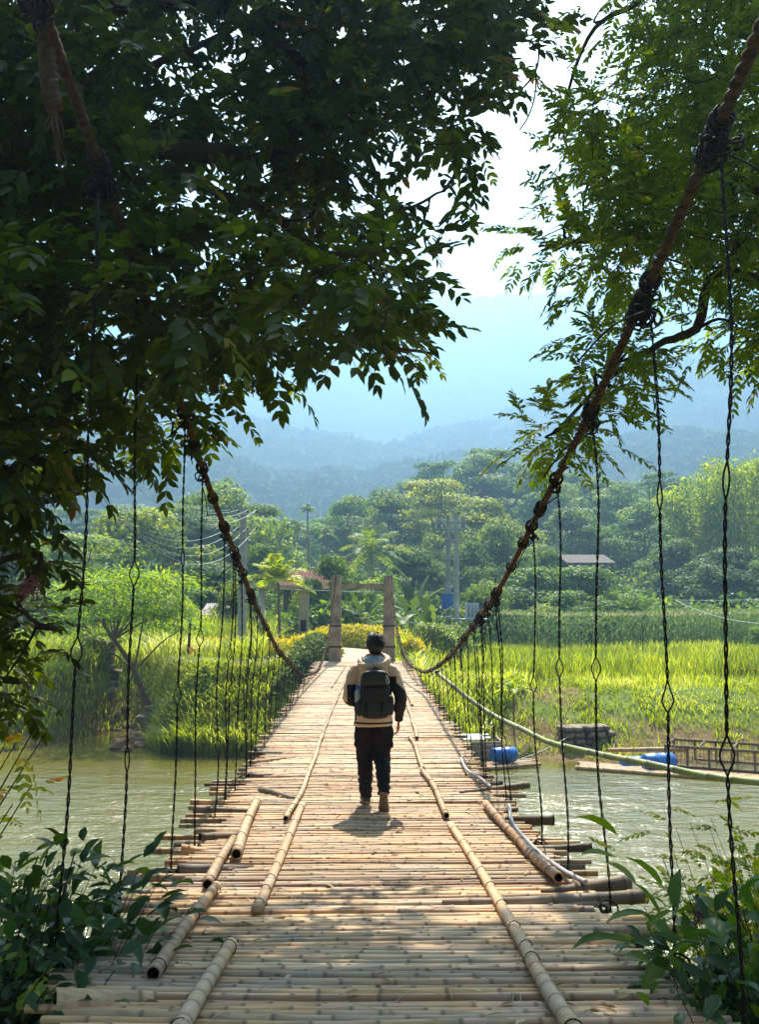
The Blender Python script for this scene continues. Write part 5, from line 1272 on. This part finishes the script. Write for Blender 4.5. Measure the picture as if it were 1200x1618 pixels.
# ================================================================== NEAR SHRUBS
M['leafS'] = mat_leaf('shrub_leaves', [(0, (.018, .045, .012)), (.5, (.035, .085, .016)), (.9, (.09, .15, .018)), (1, (.22, .24, .03))], rough=.42, trans=.38, spec=.28)
M['leafS2'] = mat_leaf('big_soft_leaves', [(0, (.03, .085, .014)), (.5, (.07, .14, .014)), (1, (.17, .24, .025))], rough=.42, trans=.45, spec=.28)
M['young'] = mat_leaf('young_leaves', [(0, (.06, .12, .015)), (.45, (.16, .24, .02)), (.75, (.50, .46, .05)), (1, (.60, .28, .08))], rough=.4, trans=.5)
LBIG = (np.array([[0, 0, 0], [.16, -.26, .06], [.42, -.48, .08], [.72, -.34, .03], [1, 0, -.16], [.72, .34, .03], [.42, .48, .08], [.16, .26, .06], [.18, 0, -.01], [.44, 0, -.01], [.72, 0, -.05]]),
        np.array([[1, 2, 9, 8], [2, 3, 10, 9], [8, 9, 6, 7], [9, 10, 5, 6]]), np.array([[0, 1, 8], [0, 8, 7], [3, 4, 10], [10, 4, 5]]))
def shrub(name, base, tipsuv, label, leafmat, n, L, W, tpl, stemr=.012, pinn=False, cat='shrub', spread_=.12, tone=.45):
    r = empty(name, base); tag(r, label, cat); sb = MB(); lf = MB(); base = np.array(base, float)
    for (u, v, Yq) in tipsuv:
        e = PY(u, v, Yq); b0 = base + rng.normal(size=3) * (.18, .12, 0); b0[2] = base[2]; C = bez([b0, b0 * .55 + e * .45 + (0, 0, .15), e], 14)
        tube(sb, C, np.linspace(stemr, stemr * .3, 14), 5); t = rng.uniform(.35, 1, n) ** .7; P = np.stack([np.interp(t * 13, np.arange(14), C[:, q]) for q in range(3)], 1) + rng.normal(size=(n, 3)) * spread_ * np.array([1, 1, .7])
        ax = norm(C[-1] - C[-4]); dd = norm((P - np.stack([np.interp(t * 13, np.arange(14), C[:, q]) for q in range(3)], 1)) / spread_ + ax * .5 + rng.normal(size=(n, 3)) * .5 + np.array([0, 0, -.1]))
        if pinn:
            m = n; spray(lf, P, dd, 6, rng.uniform(.16, .30, m), np.full(m, L), np.full(m, W), .25, np.clip(tone + .2 * rng.normal(size=m) + .25 * (t > .93), 0, 1))
        else:
            nn = np.array([0, 0, 1.0]) + randdir(n) * .55; s = rng.uniform(.6, 1.15, n); leaves(lf, P, dd + np.array([0, 0, -.15]), nn, L * s, W * s, tpl, rnd=np.clip(tone + .2 * rng.normal(size=n), 0, 1))
    sb.build('stems', M['twig'], r); lf.build('foliage', leafmat, r)
    return r
gz = lambda x, y: float(ground_z(x, y))
ru = lambda *a: random.uniform(*a)
def tips(us, vs, Ys, n, poly=None):
    L = []
    while len(L) < n:
        u, v = ru(*us), ru(*vs)
        if poly is None or inpoly(u, v, poly): L.append((u, v, ru(*Ys)))
    return L
PB = [(30, 1350), (95, 1330), (150, 1335), (230, 1360), (285, 1400), (292, 1440), (255, 1500), (180, 1540), (60, 1600), (-60, 1620), (-60, 1380)]
shrub('leafy_shrub', (-2.3, 4.9, gz(-2.3, 4.9)), tips((-60, 290), (1325, 1560), (4.5, 5.6), 72, PB), 'dense dark shrub with big glossy leaves left of the near deck', M['leafS'], 34, .145, .080, LBIG, stemr=.006, spread_=.14, tone=.35)
shrub('leafy_shrub', (-2.4, 4.3, gz(-2.4, 4.3)), tips((-60, 230), (1420, 1640), (3.9, 4.8), 60, [(-60, 1430), (60, 1470), (170, 1500), (200, 1560), (130, 1590), (60, 1640), (-60, 1640)]), 'low dark growth in the bottom left corner under the glossy shrub', M['leafS'], 34, .10, .055, LBIG, stemr=.006, spread_=.15, tone=.2)
shrub('leafy_shrub', (-2.9, 4.9, gz(-2.9, 4.9)), tips((-40, 105), (1355, 1470), (4.9, 5.5), 14), 'sunlit yellow-green leaves at the left border above the dark corner growth', M['leafS2'], 20, .12, .065, LBIG, stemr=.005, tone=.7)
shrub('sapling', (-2.5, 4.0, gz(-2.5, 4.0)), [(40, 1545, 4.0), (75, 1560, 3.95), (20, 1570, 4), (55, 1520, 4.1), (-10, 1530, 4)], 'small pale green sapling in the bottom left corner', M['young'], 8, .06, .03, None, pinn=True, tone=.3)
shrub('sapling', (-3.9, 5.7, gz(-3.9, 5.7)), [(60, 1140, 5.9), (30, 1165, 5.8), (45, 1200, 5.9), (15, 1220, 6), (50, 1240, 5.9), (20, 1270, 5.8), (5, 1180, 6), (-10, 1240, 5.9), (-15, 1300, 5.8), (72, 1158, 5.9)], 'sapling with yellow and pinkish young leaves at the left border over the water', M['young'], 8, .062, .03, None, pinn=True, tone=.45)
# wavy ribbed leaves that stand clear over the water
shrub('twig', (-2.35, 4.9, gz(-2.35, 4.9)), [(75, 1345, 4.9), (60, 1352, 4.95), (118, 1345, 4.8)], 'sprig of dark ribbed leaves standing out over the water at the left', M['leafS'], 5, .15, .065, LBIG, spread_=.06, tone=.1)
PR1 = [(1070, 1300), (1130, 1280), (1200, 1300), (1260, 1300), (1260, 1500), (1100, 1480), (1055, 1400)]
shrub('leafy_shrub', (2.75, 5.1, gz(2.75, 5.1)), tips((1055, 1260), (1285, 1480), (5.0, 6.0), 64, PR1), 'fine-leaved light green shrub over the water behind the right hangers', M['leafR'], 16, .046, .025, None, stemr=.005, pinn=True, spread_=.12, tone=.75)
shrub('leafy_shrub', (2.3, 4.35, gz(2.3, 4.35)), tips((1015, 1250), (1345, 1560), (4.1, 4.8), 34, [(1015, 1375), (1060, 1340), (1110, 1420), (1200, 1330), (1250, 1330), (1250, 1560), (1060, 1560), (1010, 1470)]), 'large-leaved shrub beside the right edge of the near deck', M['leafS2'], 15, .20, .085, LBIG, stemr=.006, spread_=.14, tone=.4)
shrub('leafy_shrub', (2.2, 3.9, gz(2.2, 3.9)), tips((1060, 1250), (1480, 1640), (3.7, 4.4), 54, [(1080, 1500), (1250, 1450), (1250, 1640), (1110, 1640), (1060, 1560)]), 'dark low growth in the bottom right corner', M['leafS'], 30, .12, .06, LBIG, stemr=.006, spread_=.14, tone=.3)
# small pink flowers
def flowers(u, v, Yq, n, R, label):
    c = PY(u, v, Yq); mb = MB(); P = c + rng.normal(size=(n, 3)) * R * .65; leaves(mb, P, randdir(n), randdir(n), .022, .02, LT4); o = mb.build('flower_cluster', mat_plain('pink_petals', '7a4452', '96606c', .6, 20), smooth=False); tag(o, label, 'flowers')
flowers(48, 930, 5.6, 180, .05, 'dull pink flower cluster hanging among the leaves at the left border'); flowers(1105, 1440, 4.4, 90, .03, 'small pink flower cluster between big leaves at the lower right'); flowers(135, 735, 6.2, 90, .04, 'dull red flower cluster under the dark crown at the left')

# ================================================================== HOUSES, POLES, WIRES
M['tile'] = mat_plain('red_roof_tiles', '5c3428', '7c4838', .85, 5, .2, .4, .02)
M['wallp'] = mat_plain('pale_plaster', '8f8a7c', 'aca698', .9, 2, .2); M['wallb'] = mat_plain('brown_wall', '6a5848', '7c6a58', .9, 3, .2)
M['oldroof'] = mat_plain('weathered_roof', '4c463f', '665f55', .7, 2, .3); M['corr'] = mat_plain('corrugated_sheet', '8d857c', 'a79d92', .6, 3, .4); M['dark'] = mat_plain('dark_opening', '15130f', '1f1b16', .9)
M['blue'] = mat_plain('blue_plastic', '1f5fae', '2f74c4', .4, 3, .5, world=True); M['white'] = mat_plain('white_paint', 'c9cccb', 'e0e2e0', .7, 3, .3)
def roof(x0, x1, y0, y1, z0, z1, name, mat, parent, ribs=0):
    mb = MB(); ym = (y0 + y1) / 2
    for (ya, yb_, za, zb) in ((y0, ym, z0, z1), (y1, ym, z0, z1)):
        n = ribs or 2; xs = np.linspace(x0, x1, n * 2 + 1); zz = .05 * (np.arange(n * 2 + 1) % 2) if ribs else np.zeros(n * 2 + 1)
        V = np.concatenate([np.stack([xs, np.full_like(xs, ya), za + zz], 1), np.stack([xs, np.full_like(xs, yb_), zb + zz], 1)]); k = len(xs)
        V = np.concatenate([V, V - (0, 0, .08)]); Q = [[i, i + 1, k + i + 1, k + i] for i in range(k - 1)] + [[2 * k + i, 3 * k + i, 3 * k + i + 1, 2 * k + i + 1] for i in range(k - 1)] + [[i, 2 * k + i, 2 * k + i + 1, i + 1] for i in range(k - 1)]
        mb.add(V, Q)
    return mb.build(name, mat, parent, smooth=False)
P = PY(480, 915, 58); gh = gz(P[0], 58); h = empty('house', (P[0], 59, gh)); tag(h, 'house with a red tiled roof behind the small bright palm', 'house')
mb = MB(); box(mb, (P[0] - 1.2, 57.6, gh - .3), (P[0] + 1.6, 61, 5.8)); mb.build('wall', M['wallb'], h, smooth=False); roof(P[0] - 1.5, P[0] + 2.0, 57, 61.6, 5.7, 6.9, 'roof', M['tile'], h, 14)
mb = MB(); box(mb, (P[0] - .6, 57.54, gh + 1), (P[0] + .2, 57.62, gh + 2.6)); mb.build('window', M['dark'], h)
# white porch / gate pier with a railing beside the palm
P = PY(480, 990, 47); gp = gz(P[0], 47); h = empty('gate_pier', (P[0], 47, gp)); tag(h, 'white ornate gate pier with a flat canopy beside the small palm', 'gate pier')
zt = PY(480, 935, 47)[2]; mb = MB(); box(mb, (P[0] - .24, 46.8, gp - .2), (P[0] + .24, 47.2, zt)); box(mb, (P[0] - .32, 46.7, zt), (P[0] + .32, 47.3, zt + .14)); mb.build('pier', M['wallp'], h, smooth=False)
for k in range(2): mb = MB(); box(mb, (P[0] - .13, 46.765, gp + .35 + k * .75), (P[0] + .13, 46.79, gp + .9 + k * .75)); mb.build('niche', M['dark'], h)
mb = MB(); box(mb, (P[0] - 2.4, 46.6, zt + .16), (P[0] + .35, 48.6, zt + .32)); mb.build('canopy', M['wallp'], h, smooth=False)
mb = MB(); box(mb, (P[0] - 2.3, 47.6, gp - .2), (P[0] - 2.0, 47.9, zt + .16)); mb.build('post', M['white'], h)
# shed
P = PY(355, 972, 50); gs = gz(P[0], 50); x0 = PY(318, 970, 50)[0]; x1 = PY(388, 970, 50)[0]; zr = PY(355, 957, 50)[2]; h = empty('shed', (P[0], 51, gs)); tag(h, 'brown shed with a corrugated roof behind the utility pole', 'shed')
mb = MB(); box(mb, (x0 + .5, 50, gs - .3), (x1 - .2, 53, zr - .45)); mb.build('wall', M['wallb'], h, smooth=False); roof(x0, x1, 49.4, 53.8, zr - .5, zr + .1, 'roof', M['corr'], h, 22)
mb = MB(); box(mb, (P[0] - .1, 49.93, gs), (P[0] + .8, 49.99, gs + 1.5)); mb.build('door', M['dark'], h)
# hillside house
P = PY(900, 890, 93); g9 = gz(P[0], 93); xa = PY(890, 890, 93)[0]; xb = PY(966, 890, 93)[0]; zr = PY(900, 886, 93)[2]; h = empty('house', (P[0], 96, g9)); tag(h, 'low grey-roofed house half hidden by trees on the slope at the right', 'house')
mb = MB(); box(mb, (xa + 1, 93.5, g9 - 1), (xb - 1, 98, zr - .3)); mb.build('wall', M['wallb'], h, smooth=False); roof(xa, xb, 91, 100, zr - .3, zr + .7, 'roof', M['oldroof'], h, 40)
for q in range(6): xx = xa + .8 + (xb - xa - 1.6) * q / 5; mb = MB(); box(mb, (xx - .1, 91.4, g9 - .5), (xx + .1, 91.6, zr - .4)); mb.build('post', M['white'], h)
for q in range(4): xx = xa + 2 + (xb - xa - 4) * q / 3; mb = MB(); box(mb, (xx - .5, 93.42, zr - 2.1), (xx + .5, 93.49, zr - .9)); mb.build('window', M['dark'], h)

def pole(name, u, vt, Y, r, label, cat='utility pole', lean=0, mat='concrete_pole'):
    P = PY(u, vt, Y); g = gz(P[0], Y); e = empty(name, (P[0], Y, g)); tag(e, label, cat); mb = MB(); tube(mb, [(P[0] + lean, Y, g - .3), tuple(P)], [r * 1.25, r * .85], 12); mb.build('pole', M[mat], e); return e, P
up, Pu = pole('utility_pole', 385, 805, 42, .17, 'concrete utility pole with two bracketed crossarms left of the small palm')
arms = []
for zz, ww in ((Pu[2] - .25, .62), (Pu[2] - 1.0, .62)):
    mb = MB(); y = 41.8
    box(mb, (Pu[0] - ww, y - .04, zz), (Pu[0] + ww, y + .04, zz + .07)); ca = mb.build('crossarm', M['steel'], up)
    mb = MB()
    for s in (-1, 1): tube(mb, [(Pu[0] + s * ww * .8, y, zz), (Pu[0] + s * ww * .45, y, zz - .30), (Pu[0], y, zz - .32)], .022, 5)
    mb.build('brace', M['steel'], ca)
    for s in (-1, -.35, .35, 1):
        mb = MB(); tube(mb, [(Pu[0] + s * ww * .95, y, zz + .07), (Pu[0] + s * ww * .95, y, zz + .13), (Pu[0] + s * ww * .95, y, zz + .2)], [.03, .045, .025], 8); mb.build('insulator', M['bark'], ca); arms.append(np.array([Pu[0] + s * ww * .95, y, zz + .2]))
pole('pole', 290, 880, 52, .11, 'thin pale pole standing behind the bushes left of the shed', 'pole'); pole('pole', 34, 905, 41, .17, 'grey concrete pole behind the leaves near the left border', 'utility pole', -.15)
# transformer station on two poles
Yt = 55; a_ = PY(708, 822, Yt); b_ = PY(721, 815, Yt + 1.2); g1 = gz(a_[0], Yt); tf = empty('transformer_station', ((a_[0] + b_[0]) / 2, Yt, g1)); tag(tf, 'twin pale poles carrying crossarms, a blue transformer box and a platform', 'power station')
for p_ in (a_, b_): mb = MB(); tube(mb, [(p_[0], p_[1], g1 - .3), tuple(p_)], [.19, .13], 12); mb.build('pole', M['concrete_pole'], tf)
for zz in (a_[2] - .15, a_[2] - .55):
    mb = MB(); box(mb, (a_[0] - .75, Yt - .12, zz), (a_[0] + 1.1, Yt - .02, zz + .09)); ca = mb.build('crossarm', M['steel'], tf)
    for s in (-.7, -.35, .25, .7, 1.05): mb = MB(); tube(mb, [(a_[0] + s, Yt - .07, zz + .09), (a_[0] + s, Yt - .07, zz + .2), (a_[0] + s, Yt - .07, zz + .34)], [.03, .06, .03], 8); mb.build('insulator', M['white'], ca)
for vv in (855, 885, 915): z_ = PY(708, vv, Yt)[2]; mb = MB(); box(mb, (a_[0] - .25, Yt - .2, z_), (b_[0] + .25, Yt - .1, z_ + .08)); mb.build('tie_bar', M['steel'], tf)
pb_ = PY(710, 950, Yt); mb = MB(); tube(mb, [pb_ + (-.12, -.4, -.42), pb_ + (-.12, -.4, .42)], .34, 16); o = mb.build('transformer', M['blue'], tf)
mb = MB(); tube(mb, [pb_ + (-.12, -.4, .42), pb_ + (-.12, -.4, .5)], .36, 16); mb.build('lid', M['steel'], o)
pp = PY(725, 978, Yt); mb = MB(); box(mb, pp + (-.6, -.8, -.06), pp + (1.7, .5, .02)); mb.build('platform', M['steel'], tf)
mb = MB(); tube(mb, [pp + (.1, -.3, -1.1), pp + (1.5, -.3, -.06)], .045, 6); mb.build('brace', M['steel'], tf)
pw = PY(746, 965, Yt); o = MB(); box(o, pw + (-.4, -.5, -.45), pw + (.35, -.1, .45)); wb = o.build('switch_cabinet', M['white'], tf, smooth=False)
for k in range(3): mb = MB(); box(mb, pw + (-.3 + k * .22, -.52, -.35), pw + (-.16 + k * .22, -.503, .35)); mb.build('louvre', M['steel'], wb)
def line(A, B, sag, label, r=.008, mat='steel'):
    s = np.linspace(0, 1, 30); P = np.array(A) + np.outer(s, np.array(B) - np.array(A)); P[:, 2] -= sag * 4 * s * (1 - s); mb = MB(); tube(mb, P, r, 5); tag(mb.build('power_line', M[mat], origin=P[15]), label, 'power line', 'power lines strung over the trees')
for k, a in enumerate(arms):
    e = PY(120 + 25 * (k % 4), (690 if k < 4 else 760) + 20 * (k % 4), 30); line(a, e, .7 + .12 * k, 'power line running left from the bracketed concrete pole into the dark crown')
for (v1, v2) in ((948, 940), (968, 962)): line(PY(1068, v1, 66), PY(1300, v2, 60), .15, 'power line crossing before the dark trees at the right border', .014, 'white')
line(PY(1068, 948, 66), PY(1200, 985, 55), .3, 'power line crossing before the dark trees at the right border', .018, 'white')
line(PY(395, 928, 44), PY(710, 935, 55), .1, 'thin line passing behind the bridge gate between the two pole groups', .010)
# slim stake in the field
for (u, vt, vb, Y, lab) in ((1015, 985, 1055, 46, 'tall thin stake standing in the field before the corn'), (1178, 1092, 1105, 37, 'short stump on the bank at the right'), (718, 1010, 1045, 36, 'dark stake outside the right gate post'), (727, 1015, 1050, 36.2, 'slightly bent stake beside the dark one outside the right gate post')):
    P = PY(u, vt, Y); g = gz(P[0], Y); mb = MB(); tube(mb, bez([(P[0], Y, min(g - .1, P[2] - .3)), (P[0] + .03, Y, (g + P[2]) / 2), tuple(P)], 6), .03 if vt < 1090 else .06, 7); tag(mb.build('stake', M['bark_far']), lab, 'stake')

# ================================================================== BANKS: ROCKS, RAFTS, CAGE
M['rock'] = mat_plain('grey_rock', '5c5244', '968a76', .9, 2.5, .2, .7, .04, world=True); M['rock_red'] = mat_plain('reddish_rock', '8b6a55', 'b48e72', .9, 2.5, .2, .6, .03, world=True)
def rock(c, s, mat, label, group=None, name='rock'):
    mb = MB(); ell(mb, (0, 0, 0), (1, 1, 1), nu=18, nv=12); V = mb.V[0]; f = 1 + .55 * noise3(V + rng.normal(size=3) * 4, .9, 2) ; V = np.sign(V) * np.abs(V) ** .85 * f[:, None]
    for _ in range(9):
        nn_ = norm(rng.normal(size=3)); q_ = V @ nn_; V = V - np.outer(np.clip(q_ - ru(.55, .8), 0, None), nn_)
    V = V * np.array(s)
    a = ru(0, 3); V = np.stack([V[:, 0] * math.cos(a) - V[:, 1] * math.sin(a), V[:, 0] * math.sin(a) + V[:, 1] * math.cos(a), V[:, 2]], 1) + np.array(c); mb.V[0] = V; o = mb.build(name, M[mat], smooth=False); tag(o, label, 'rock', group); return o
for q in range(52):
    t = random.random(); u = 150 + 72 * t + ru(-14, 14); v = 1095 + 62 * t + ru(-8, 14); Y = np.interp(v, [1090, 1165], [41, 34.5]); P = PY(u, v, Y); s = ru(.12, .30); g = gz(P[0], Y)
    rock((P[0], Y, g + s * .3), (s * ru(.8, 1.4), s, s * ru(.55, .9)), 'rock', 'grey rock tumbled in the bed of the small stream at the left', 'rocks in the stream bed')
for (u, v, s) in ((184, 1180, .30), (192, 1173, .26), (208, 1168, .24), (214, 1158, .22), (200, 1183, .2), (226, 1150, .2), (232, 1142, .18), (218, 1176, .2)):
    P = PZ(u, v, .08); rock((P[0], P[1], .08), (s * 1.3, s, s * .7), 'rock_red', 'rounded reddish boulder at the waterline by the stream mouth', 'boulders at the stream mouth')
rock(PY(242, 1118, 35) + (0, 0, -.1), (.48, .42, .28), 'rock', 'largest pale rock, alone under the trunk of the feathery tree'); rock(PY(228, 1130, 34.6) + (0, 0, -.1), (.42, .4, .26), 'rock', 'round grey rock just left of the largest pale rock')
def stonewall(name, pts, h, th, label):
    mb = MB(); r = empty(name, pts[0]); tag(r, label, 'stone wall'); A, B = map(np.array, pts); L = np.linalg.norm(B - A); d = (B - A) / L; nn = np.array([-d[1], d[0], 0]); z = 0; 
    while z < h:
        hh = ru(.14, .22); x = ru(-.1, 0)
        while x < L:
            ww = ru(.2, .42); c = A + d * (x + ww / 2) + np.array([0, 0, z + hh / 2]); m = rbox((0, 0, 0), (ww * .5, th * .5 * ru(.9, 1.1), hh * .52), 3.5, 12, 8); V = m.V[0]; V = V + .05 * noise3(V + c, .15)[:, None]; V = V[:, :1] * d + V[:, 1:2] * nn + V[:, 2:] * np.array([0, 0, 1.0]) + c; mb.both(V, m.Q[0], m.T[0]); x += ww
        z += hh
    mb.build('stones', M['rock'], r, smooth=False)
P = PZ(893, 1196, .0); Q_ = PZ(955, 1193, .0); stonewall('stone_wall', ((P[0], P[1] + .3, -.15), (Q_[0], Q_[1] + .3, -.15)), .95, .9, 'low block of mossy masonry at the right waterline')
P = PY(128, 1130, 38.5); Q_ = PY(176, 1128, 38.5); stonewall('stone_wall', ((P[0], P[1], gz(P[0], 38.5) - .2), (Q_[0], Q_[1], gz(Q_[0], 38.5) - .2)), 1.3, .6, 'stone retaining wall beside the stream bed at the left')
# near raft: bamboo float with a blue barrel and a box of planks
M['plank'] = mat_plain('grey_planks', '8a7a66', 'b0a088', .85, 6, .2, .4, .01, world=True, stretch=(.4, 1, 4))
def barrel(c, ax, r, L, label):
    c = np.array(c); ax = norm(np.array(ax, float)); s = [-.5, -.5, -.47, -.2, -.17, -.14, .14, .17, .2, .47, .5, .5]; k = [.01, .88, .97, 1, 1.05, 1, 1, 1.05, 1, .97, .88, .01]
    mb = MB(); P = np.array([c + ax * (t * L + 1e-4 * i) for i, t in enumerate(s)])
    N = norm(np.cross(ax, [0, 0, 1.0])); B = np.cross(N, ax); a = np.arange(20) * PI / 10; V = (P[:, None] + (np.cos(a)[None, :, None] * N + np.sin(a)[None, :, None] * B) * (np.array(k) * r)[:, None, None]).reshape(-1, 3)
    mb.add(V, [[i * 20 + j, (i + 1) * 20 + j, (i + 1) * 20 + (j + 1) % 20, i * 20 + (j + 1) % 20] for i in range(11) for j in range(20)]); tag(mb.build('barrel', M['blue']), label, 'barrel')
ra = PZ(800, 1212, .05); r = empty('raft', ra); tag(r, 'small bamboo raft carrying the nearest blue barrel', 'raft')
for k in range(5): mb = MB(); y = ra[1] - .1 + k * .22; culm(mb, [(PZ(757 + 3 * k, 1212, 0)[0], y - .3, .06), (ra[0], y, .07), (PZ(852 - 6 * (k % 3), 1208, 0)[0], y + .45, .07)], .055, rnd=random.random()); mb.build('pole', [M['bamboo_pale'], M['inside']], r)
barrel(ra + (.0, .35, .30), (.95, .3, 0), .22, .74, 'blue plastic barrel lying on the small raft')
A = PZ(722, 1206, 0); B = PZ(795, 1206, 0); r = empty('floating_crate', (A[0] * .5 + B[0] * .5, A[1], 0)); tag(r, 'floating plank crate with loose boards on top between the deck and the small raft', 'crate')
for k in range(7): mb = MB(); box(mb, (A[0], A[1] - .02 * (k % 2), .05 + k * .085), (B[0], A[1] + .05 + .01 * (k % 2), .125 + k * .085)); mb.build('plank', M['plank'], r, smooth=False)
for xx in (A[0], B[0] - .05): mb = MB(); box(mb, (xx, A[1] + .06, .02), (xx + .05, A[1] + 1.2, .66)); mb.build('side_board', M['plank'], r, smooth=False)
for k in range(4): mb = MB(); box(mb, (A[0] - .1 + .05 * k, A[1] + .1 + k * .27, .665 + .01 * k), (B[0] - .5 + .2 * (k % 2), A[1] + .3 + k * .27, .70 + .01 * k)); mb.build('lid_board', M['white'], r, smooth=False)
# long raft with cage
ca_, cb_ = PZ(900, 1212, .05), PZ(1260, 1240, .05); r = empty('raft', ca_); tag(r, 'long pale bamboo raft stretching to the right border below the cage', 'raft')
d = norm(cb_ - ca_); nn = np.array([-d[1], d[0], 0])
for k in range(6): mb = MB(); a0 = ca_ + nn * k * .16 + d * ru(-.1, .3); culm(mb, [a0, a0 + d * 5, a0 + d * 10.5], .062, rnd=random.random()); mb.build('pole', [M['bamboo_pale'], M['inside']], r)
def cage(A, B, dep, h, label):
    A = np.array(A); B = np.array(B); d = norm(B - A); nn = np.array([-d[1], d[0], 0]); L = np.linalg.norm(B - A); r = empty('fish_cage', A); tag(r, label, 'fish cage')
    for off, nm in ((0, 'front_frame'), (dep, 'back_frame')):
        mb = MB()
        for zz in (.05, h): tube(mb, [A + nn * off + (0, 0, zz), B + nn * off + (0, 0, zz)], .045, 6)
        n = int(L / .55)
        for k in range(n + 1): tube(mb, [A + nn * off + d * L * k / n + (0, 0, -.1), A + nn * off + d * L * k / n + (0, 0, h + .04)], .03, 6)
        mb.build(nm, M['bark_pale'], r)
        mb = MB()
        for k in range(int(L / .11)): p = A + nn * off + d * .11 * k; tube(mb, [p + (0, 0, .05), p + (0, 0, h)], .006, 3)
        for k in range(int(h / .1)): tube(mb, [A + nn * off + (0, 0, .1 * k + .05), B + nn * off + (0, 0, .1 * k + .05)], .006, 3)
        mb.build('mesh_side', M['bark_pale'], r)
    mb = MB()
    for k in range(5): p = A + d * L * k / 4; tube(mb, [p + (0, 0, h), p + nn * dep + (0, 0, h)], .035, 6)
    mb.build('cross_bars', M['bark_pale'], r)
cage(PZ(1053, 1212, 0), PZ(1270, 1228, 0), 1.5, .62, 'long slatted fish cage floating behind the right raft')
barrel(PZ(1042, 1205, .25), (1, .2, 0), .27, .9, 'blue plastic barrel half hidden at the left end of the fish cage'); barrel(PZ(1003, 1207, .12), (1, .1, 0), .22, .8, 'blue plastic barrel low in the water beside the long raft')
P = PY(962, 1185, 29.5); Q_ = PY(1084, 1184, 28.5); mb = MB(); culm(mb, [P, (P + Q_) / 2, Q_], .06, .075, rnd=.6); tag(mb.build('bamboo_pole', [M['bamboo'], M['inside']]), 'thick bamboo pole lying along the right waterline above the long raft', 'pole')
P1 = PZ(757, 1212, .05); line(P1, PY(905, 1160, 30.5), .2, 'thin mooring line from the small raft to the masonry block', .012)
# long green cane slung over the water
pts = [PX(690, 1062, 1.5), PY(760, 1118, 18.5), PY(825, 1152, 17.2), PY(870, 1173, 16.4), PY(940, 1190, 15.4), PY(985, 1199, 14.8), PY(1050, 1212, 14.1), PY(1110, 1225, 13.6), PY(1165, 1233, 13.2), PY(1240, 1238, 12.7)]
mb = MB(); culm(mb, bez(pts, 60), .042, .055, rnd=.4, seg=12, node=(.35, .6)); tag(mb.build('green_cane', [M['bamboo_green'], M['inside']]), 'long curving green cane slung from the bridge over the water to the right', 'cane')
# black box by the right gate post
P = PY(718, 1048, 33.5); P[0] = 2.35; P[2] = gz(P[0], 33.7) + .12; mb = MB(); box(mb, P + (-.25, 0, -.15), P + (.3, .4, .1)); tag(mb.build('box', M['black'], smooth=False), 'small black box in the grass by the stakes', 'box')

# straw and fallen leaves on the deck
mb = MB(); n = 150; Yq = 3.6 + 9 * rng.random(n) ** 1.6; Xq = rng.uniform(-1.1, 1.3, n); O = np.stack([Xq, Yq, deck_z(Yq) + .004], 1)
dd = randdir(n); dd[:, 2] *= .12; leaves(mb, O, dd, np.array([0, 0, 1.0]) + randdir(n) * .3, rng.uniform(.04, .09, n), rng.uniform(.015, .04, n), LT8)
for q in range(70):
    Ya = 3.6 + 7 * random.random() ** 1.5; xa = ru(-1.1, 1.3); a = ru(0, 6.28); L = ru(.06, .22); p = np.array([xa, Ya, float(deck_z(Ya)) + .006]); e = p + (L * math.cos(a), L * math.sin(a), ru(0, .03)); tube(mb, bez([p, (p + e) / 2 + (0, 0, ru(.005, .02)), e], 6), .0016, 4, rnd=.8)
tag(mb.build('litter', mat_leaf('dry_litter', [(0, (.16, .09, .04)), (.6, (.40, .28, .13)), (1, (.55, .45, .25))], rough=.8, trans=.1, spec=.1), smooth=False), 'scattered straws and dry fallen leaves on the near part of the deck', 'litter', kind='stuff')
